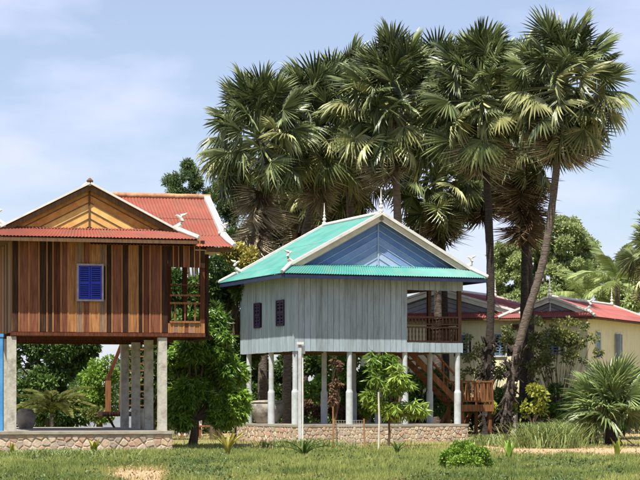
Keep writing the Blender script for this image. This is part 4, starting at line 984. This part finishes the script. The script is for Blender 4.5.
# coconut palm, far right
def pinnate(name, m, L_, seed, sag=1.0):
    r = random.Random(seed); V = []; Fc = []; var = []
    n = 38
    def cp(t): return Vector((L_ * (t - .12 * sag * t * t), 0, L_ * (.28 * t - .62 * sag * t ** 2.1)))
    for i in range(12):
        t0, t1 = i / 12, (i + 1) / 12; a, b = cp(t0), cp(t1); w0, w1 = .05 * (1 - t0) + .008, .05 * (1 - t1) + .008; q = len(V)
        V += [tuple(a + Vector((0, -w0, 0))), tuple(a + Vector((0, w0, 0))), tuple(b + Vector((0, w1, 0))), tuple(b + Vector((0, -w1, 0)))]
        Fc.append((q, q+1, q+2, q+3)); var += [.9] * 4
    for i in range(n):
        t = .15 + .85 * i / n; p = cp(t); ll = L_ * .26 * math.sin(math.pi * (.15 + .8 * t)) * r.uniform(.85, 1.1)
        for sd in (-1, 1):
            e = p + Vector((ll * .5, sd * ll * .75, -ll * (.35 + .5 * r.random()))); md = p.lerp(e, .5) + Vector((0, 0, ll * .08)); q = len(V)
            wv = Vector((.035, 0, .01)); vv = r.random()
            V += [tuple(p - wv), tuple(md - wv), tuple(e), tuple(md + wv), tuple(p + wv)]
            Fc.append((q, q+1, q+2, q+3, q+4)); var += [vv] * 5
    me = bpy.data.meshes.new(name); me.from_pydata(V, [], Fc); me.materials.append(m); me.update()
    at = me.attributes.new('var', 'FLOAT', 'POINT'); at.data.foreach_set('value', var); return me
PIN = [pinnate('coconut_frond', M_farleaf, 2.9, i, s) for i, s in enumerate((.5, .9, 1.2))]
def coconut(label, px, py, Y, sc, n, seed):
    P = thing('coconut_palm', label, 'palm tree', G(px, Y), 0, 'coconut palms behind the yellow house'); top = W(px, py, Y) - G(px, Y); r = random.Random(seed)
    MB().tube([(0, 0, -.1), (.1, 0, top.z * .5), top], [.2, .15, .12], 8).build('trunk', M_trunk, P, True)
    for i in range(n):
        el = 80 - 95 * (i + .5) / n + r.uniform(-8, 8); o = link('frond', r.choice(PIN), P); o.location = top; s = sc * r.uniform(.85, 1.1); o.scale = (s, s, s)
        o.rotation_euler = (Matrix.Rotation(i * 2.4 + r.uniform(-.3, .3), 3, 'Z') @ Matrix.Rotation(-R(el), 3, 'Y')).to_euler()
coconut('coconut palm with feathery fronds at the right, between the broad tree and the frame edge', 617, 284, 104, .95, 20, 1)
coconut('smaller coconut palm half hidden behind the right gable of the yellow house', 588, 296, 106, .8, 14, 2)
# pale weeping palm under the wooden house
WP = thing('drooping_palm', 'small palm with pale drooping fronds, seen beneath the wooden house near its left stilts', 'palm', G(52, 70))
PIN2 = pinnate('drooping_frond', M_shleaf, 1.45, 9, 1.9)
MB().tube([(0, 0, -.1), (0, 0, .9)], [.1, .07], 8).build('trunk', M_trunk, WP, True)
for i in range(15):
    o = link('frond', PIN2, WP); o.location = (0, 0, .9); el = 80 - 50 * i / 15
    o.rotation_euler = (Matrix.Rotation(i * 2.4, 3, 'Z') @ Matrix.Rotation(-R(el), 3, 'Y')).to_euler()

# ================================================================== STAKES AND NET CAGE
o = MB().tube([(0, 0, -.1), (.02, 0, .8), (0, 0, 1.52)], [.028, .026, .022], 8).build('wooden_stake', M_cream, None, True); o.location = G(378.5, 52.5)
tag(o, 'thin pale wooden stake standing before the young mango sapling', 'stake')
NC = thing('net_cage', 'see-through netting cage on thin stakes around the withered sapling', 'cage', G(349, 56.5))
cs = [(-.42, -.4), (.42, -.4), (.42, .4), (-.42, .4)]
for x, y in cs: MB().tube([(x, y, 0), (x*.97, y*.97, .82)], .014, 6).build('stake', M_wd['t'], NC)
mb = MB()
for k in range(4):
    a = Vector((*cs[k], 0)); b = Vector((*cs[(k+1) % 4], 0))
    for i in range(13):
        p = a.lerp(b, i / 12); mb.beam(p, p + Vector((0, 0, .78)), .0022, .0022, up=(1, 0, 0))
    for i in range(11):
        mb.beam(a + Vector((0, 0, .03 + i*.074)), b + Vector((0, 0, .03 + i*.074)), .0022, .0022)
mb.build('netting', M_cream, NC)['kind'] = 'stuff'
o = MB().tube([(0, 0, -.1), (.0, 0, 1.15)], [.022, .02], 6).build('sapling_stake', M_wd['t'], None, True); o.location = G(333, 58.5)
tag(o, 'short reddish stake supporting the withered sapling', 'stake')

# ================================================================== GRASS
def grass(name, label, n, region, hfun, m, seed, wid=.006, accept=None, lean=.5):
    g = np.random.default_rng(seed)
    Y = 1 / g.uniform(1 / region[3], 1 / region[2], n * 2)   # denser near the camera, where it shows larger
    k = g.uniform(region[0], region[1], len(Y)); X = (k - 320) / F * Y
    keep = np.array([accept(x, y, q) for x, y, q in zip(X, Y, g.random(len(Y)))]); X = X[keep][:n]; Y = Y[keep][:n]; n = len(X)
    Z = .02 * np.sin(X * .9 + Y * .35) + .015 * np.sin(X * 2.1 - Y * 1.3) - .02
    tus = .35 + 1.25 * (np.sin(X * 2.3 + np.sin(Y * 1.9) * 2) * np.sin(Y * 2.7 + np.cos(X * 1.3) * 2) * .5 + .5)
    h = hfun(X, Y) * g.uniform(.5, 1.25, n) * tus
    a = g.uniform(0, 2*np.pi, n); d = np.stack([np.cos(a), np.sin(a), np.zeros(n)], 1); b = g.uniform(0, np.pi, n); s = np.stack([np.cos(b), np.sin(b), np.zeros(n)], 1)
    P0 = np.stack([X, Y, Z], 1); w_ = (wid * (Y / 45))[:, None] * g.uniform(.7, 1.4, n)[:, None]
    up = np.array([0, 0, 1.0]); ll = (g.uniform(.1, 1, n) * lean)[:, None]
    mid = P0 + up * (h * .55)[:, None] + d * ll * (h * .3)[:, None]; tip = P0 + up * (h * .95)[:, None] + d * ll * (h * .95)[:, None]
    V = np.stack([P0 - s*w_, P0 + s*w_, mid + s*w_*.7, tip, mid - s*w_*.7], 1).reshape(-1, 3)
    q = np.arange(n)[:, None] * 5
    Fq = np.concatenate([q + np.array([0, 1, 2, 4]), q + np.array([4, 2, 3, 3])], 0)
    Fq2 = np.concatenate([q + np.array([0, 1, 2]), q + np.array([0, 2, 4]), q + np.array([4, 2, 3])], 0)
    patch = .5 + .28 * np.sin(X * .9 + Y * .5 + np.sin(Y * .7) * 2) + .22 * np.sin(X * 2.3 - Y * 1.4 + np.sin(X * 1.1) * 2)
    var = np.repeat(np.clip(patch * .75 + g.random(n) * .4 - .08, 0, 1), 5)
    o = link(name, np_mesh(name, V, Fq2, m, var)); tag(o, label, 'grass', None, 'stuff')
M_grass = leafm('lawn_grass', c8(96, 118, 52), c8(180, 184, 102), tr=.3, rough=.6, orand=0)
M_grass_dry = leafm('dry_grass', c8(150, 140, 84), c8(196, 182, 124), tr=.25, rough=.7, orand=0)
def inplinth(x, y):
    for (o0, th, u0, u1, v0, v1) in ((T0, TH, -.15, UW + .2, -.2, VD + .3), (L0, LH, -2.3, 4.15, -.2, 7.7)):
        dx, dy = x - o0.x, y - o0.y; u = dx*math.cos(th) + dy*math.sin(th); v = -dx*math.sin(th) + dy*math.cos(th)
        if u0 < u < u1 and v0 < v < v1: return True
    return False
grass('lawn_grass', 'short green grass of the foreground lawn', 230000, (-20, 660, 31.5, 62), lambda X, Y: np.where(Y > 50, .10, .13), M_grass, 1,
      accept=lambda x, y, q: (not inplinth(x, y)) and q > lane(x, y) * 1.3)
grass('dry_grass', 'sparse straw-coloured grass around the bare earth', 60000, (-20, 660, 31.5, 88), lambda X, Y: np.full(len(X), .085), M_grass_dry, 2,
      accept=lambda x, y, q: (not inplinth(x, y)) and q * .9 < (.35 + .5 * lane(x, y) if lane(x, y) < .8 else .12), lean=.9)
# grass clump at right
def clump(px, py, rx, n, h, seed, label):
    Y = ZC * F / (py - HOR); g = np.random.default_rng(seed); c = G(px, Y)
    X = c.x + g.normal(0, rx * Y / F * .5, n); Yy = c.y + g.normal(0, .5, n); hh = h * g.uniform(.5, 1.15, n)
    a = g.uniform(0, 2*np.pi, n); d = np.stack([np.cos(a), np.sin(a), np.zeros(n)], 1); b = g.uniform(0, np.pi, n); s = np.stack([np.cos(b), np.sin(b), np.zeros(n)], 1) * .012
    P0 = np.stack([X, Yy, np.zeros(n)], 1); up = np.array([0, 0, 1.0]); ll = g.uniform(.2, 1.3, n)[:, None]; H_ = hh[:, None]
    m1 = P0 + up*H_*.5 + d*ll*H_*.2; m2 = P0 + up*H_*.85 + d*ll*H_*.55; tp = P0 + up*H_*.9 + d*ll*H_*.95
    V = np.stack([P0-s, P0+s, m1+s, m1-s, m2+s*.7, m2-s*.7, tp], 1).reshape(-1, 3); q = np.arange(n)[:, None]*7
    Fq = np.concatenate([q+np.array(t) for t in ((0,1,2),(0,2,3),(3,2,4),(3,4,5),(5,4,6))], 0)
    o = link('grass_clump', np_mesh('grass_clump', V, Fq, M_ggrass, np.repeat(g.random(n), 7))); tag(o, label, 'grass', None, 'stuff')
clump(548, 448, 30, 1500, .72, 3, 'tall green grass clump between the palm trunks and the low fan palm')
clump(575, 444, 22, 900, .78, 4, 'second tall grass clump, just left of the low fan palm')
clump(490, 446, 22, 500, .35, 5, 'knee-high weeds at the foot of the palm trunks')
clump(300, 449, 46, 600, .28, 6, 'weeds along the stone plinth of the turquoise-roofed house')
clump(60, 458, 60, 1200, .2, 7, 'weeds along the stone plinth of the wooden house')

def weeds(n, seed):
    g = np.random.default_rng(seed); Yc = 1 / g.uniform(1 / 58, 1 / 31.5, n * 3); k = g.uniform(-15, 655, n * 3); Xc = (k - 320) / F * Yc
    f = np.sin(Xc * 1.3 + np.sin(Yc * .8) * 2) * np.sin(Yc * .9 + Xc * .4)
    ok = (f + g.normal(0, .45, n * 3) > .35) & np.array([(not inplinth(x, y)) and lane(x, y) < .6 for x, y in zip(Xc, Yc)]); Xc = Xc[ok][:n]; Yc = Yc[ok][:n]; m = len(Xc); q = 14
    r_ = np.repeat(g.uniform(.04, .13, m), q); C = np.stack([np.repeat(Xc, q) + g.normal(0, 1, m*q) * r_, np.repeat(Yc, q) + g.normal(0, 1, m*q) * r_, g.random(m*q) * r_ * 1.3], 1)
    V, Fq = leaf_cloud(C, g.normal(0, .6, (m*q, 3)) + np.array([0, 0, .5]), .055, .014, 0, seed)
    o = link('weeds', np_mesh('weeds', V, Fq, M_midleaf, np.repeat(g.random(m*q), 4))); tag(o, 'low broad-leaved weeds scattered through the lawn', 'weeds', None, 'stuff')
weeds(1300, 77)

def litter(n, seed):
    g = np.random.default_rng(seed); Yc = 1 / g.uniform(1 / 78, 1 / 31.5, n); k = g.uniform(-15, 655, n); Xc = (k - 320) / F * Yc
    ok = np.array([(not inplinth(x, y)) for x, y in zip(Xc, Yc)]); Xc = Xc[ok]; Yc = Yc[ok]; m = len(Xc)
    C = np.stack([Xc, Yc, g.uniform(.0, .06, m)], 1); V, Fq = leaf_cloud(C, g.normal(0, .6, (m, 3)) * np.array([1, 1, .2]) + np.array([0, 0, .15]), .05, .014, 0, seed)
    o = link('leaf_litter', np_mesh('leaf_litter', V, Fq, M_litter, np.repeat(g.random(m), 4))); tag(o, 'dry fallen leaves scattered over the ground', 'leaf litter', None, 'stuff')
M_litter = leafm('litter_leaf', c8(110, 86, 60), c8(178, 154, 116), tr=.05, rough=.9)
litter(5000, 78)
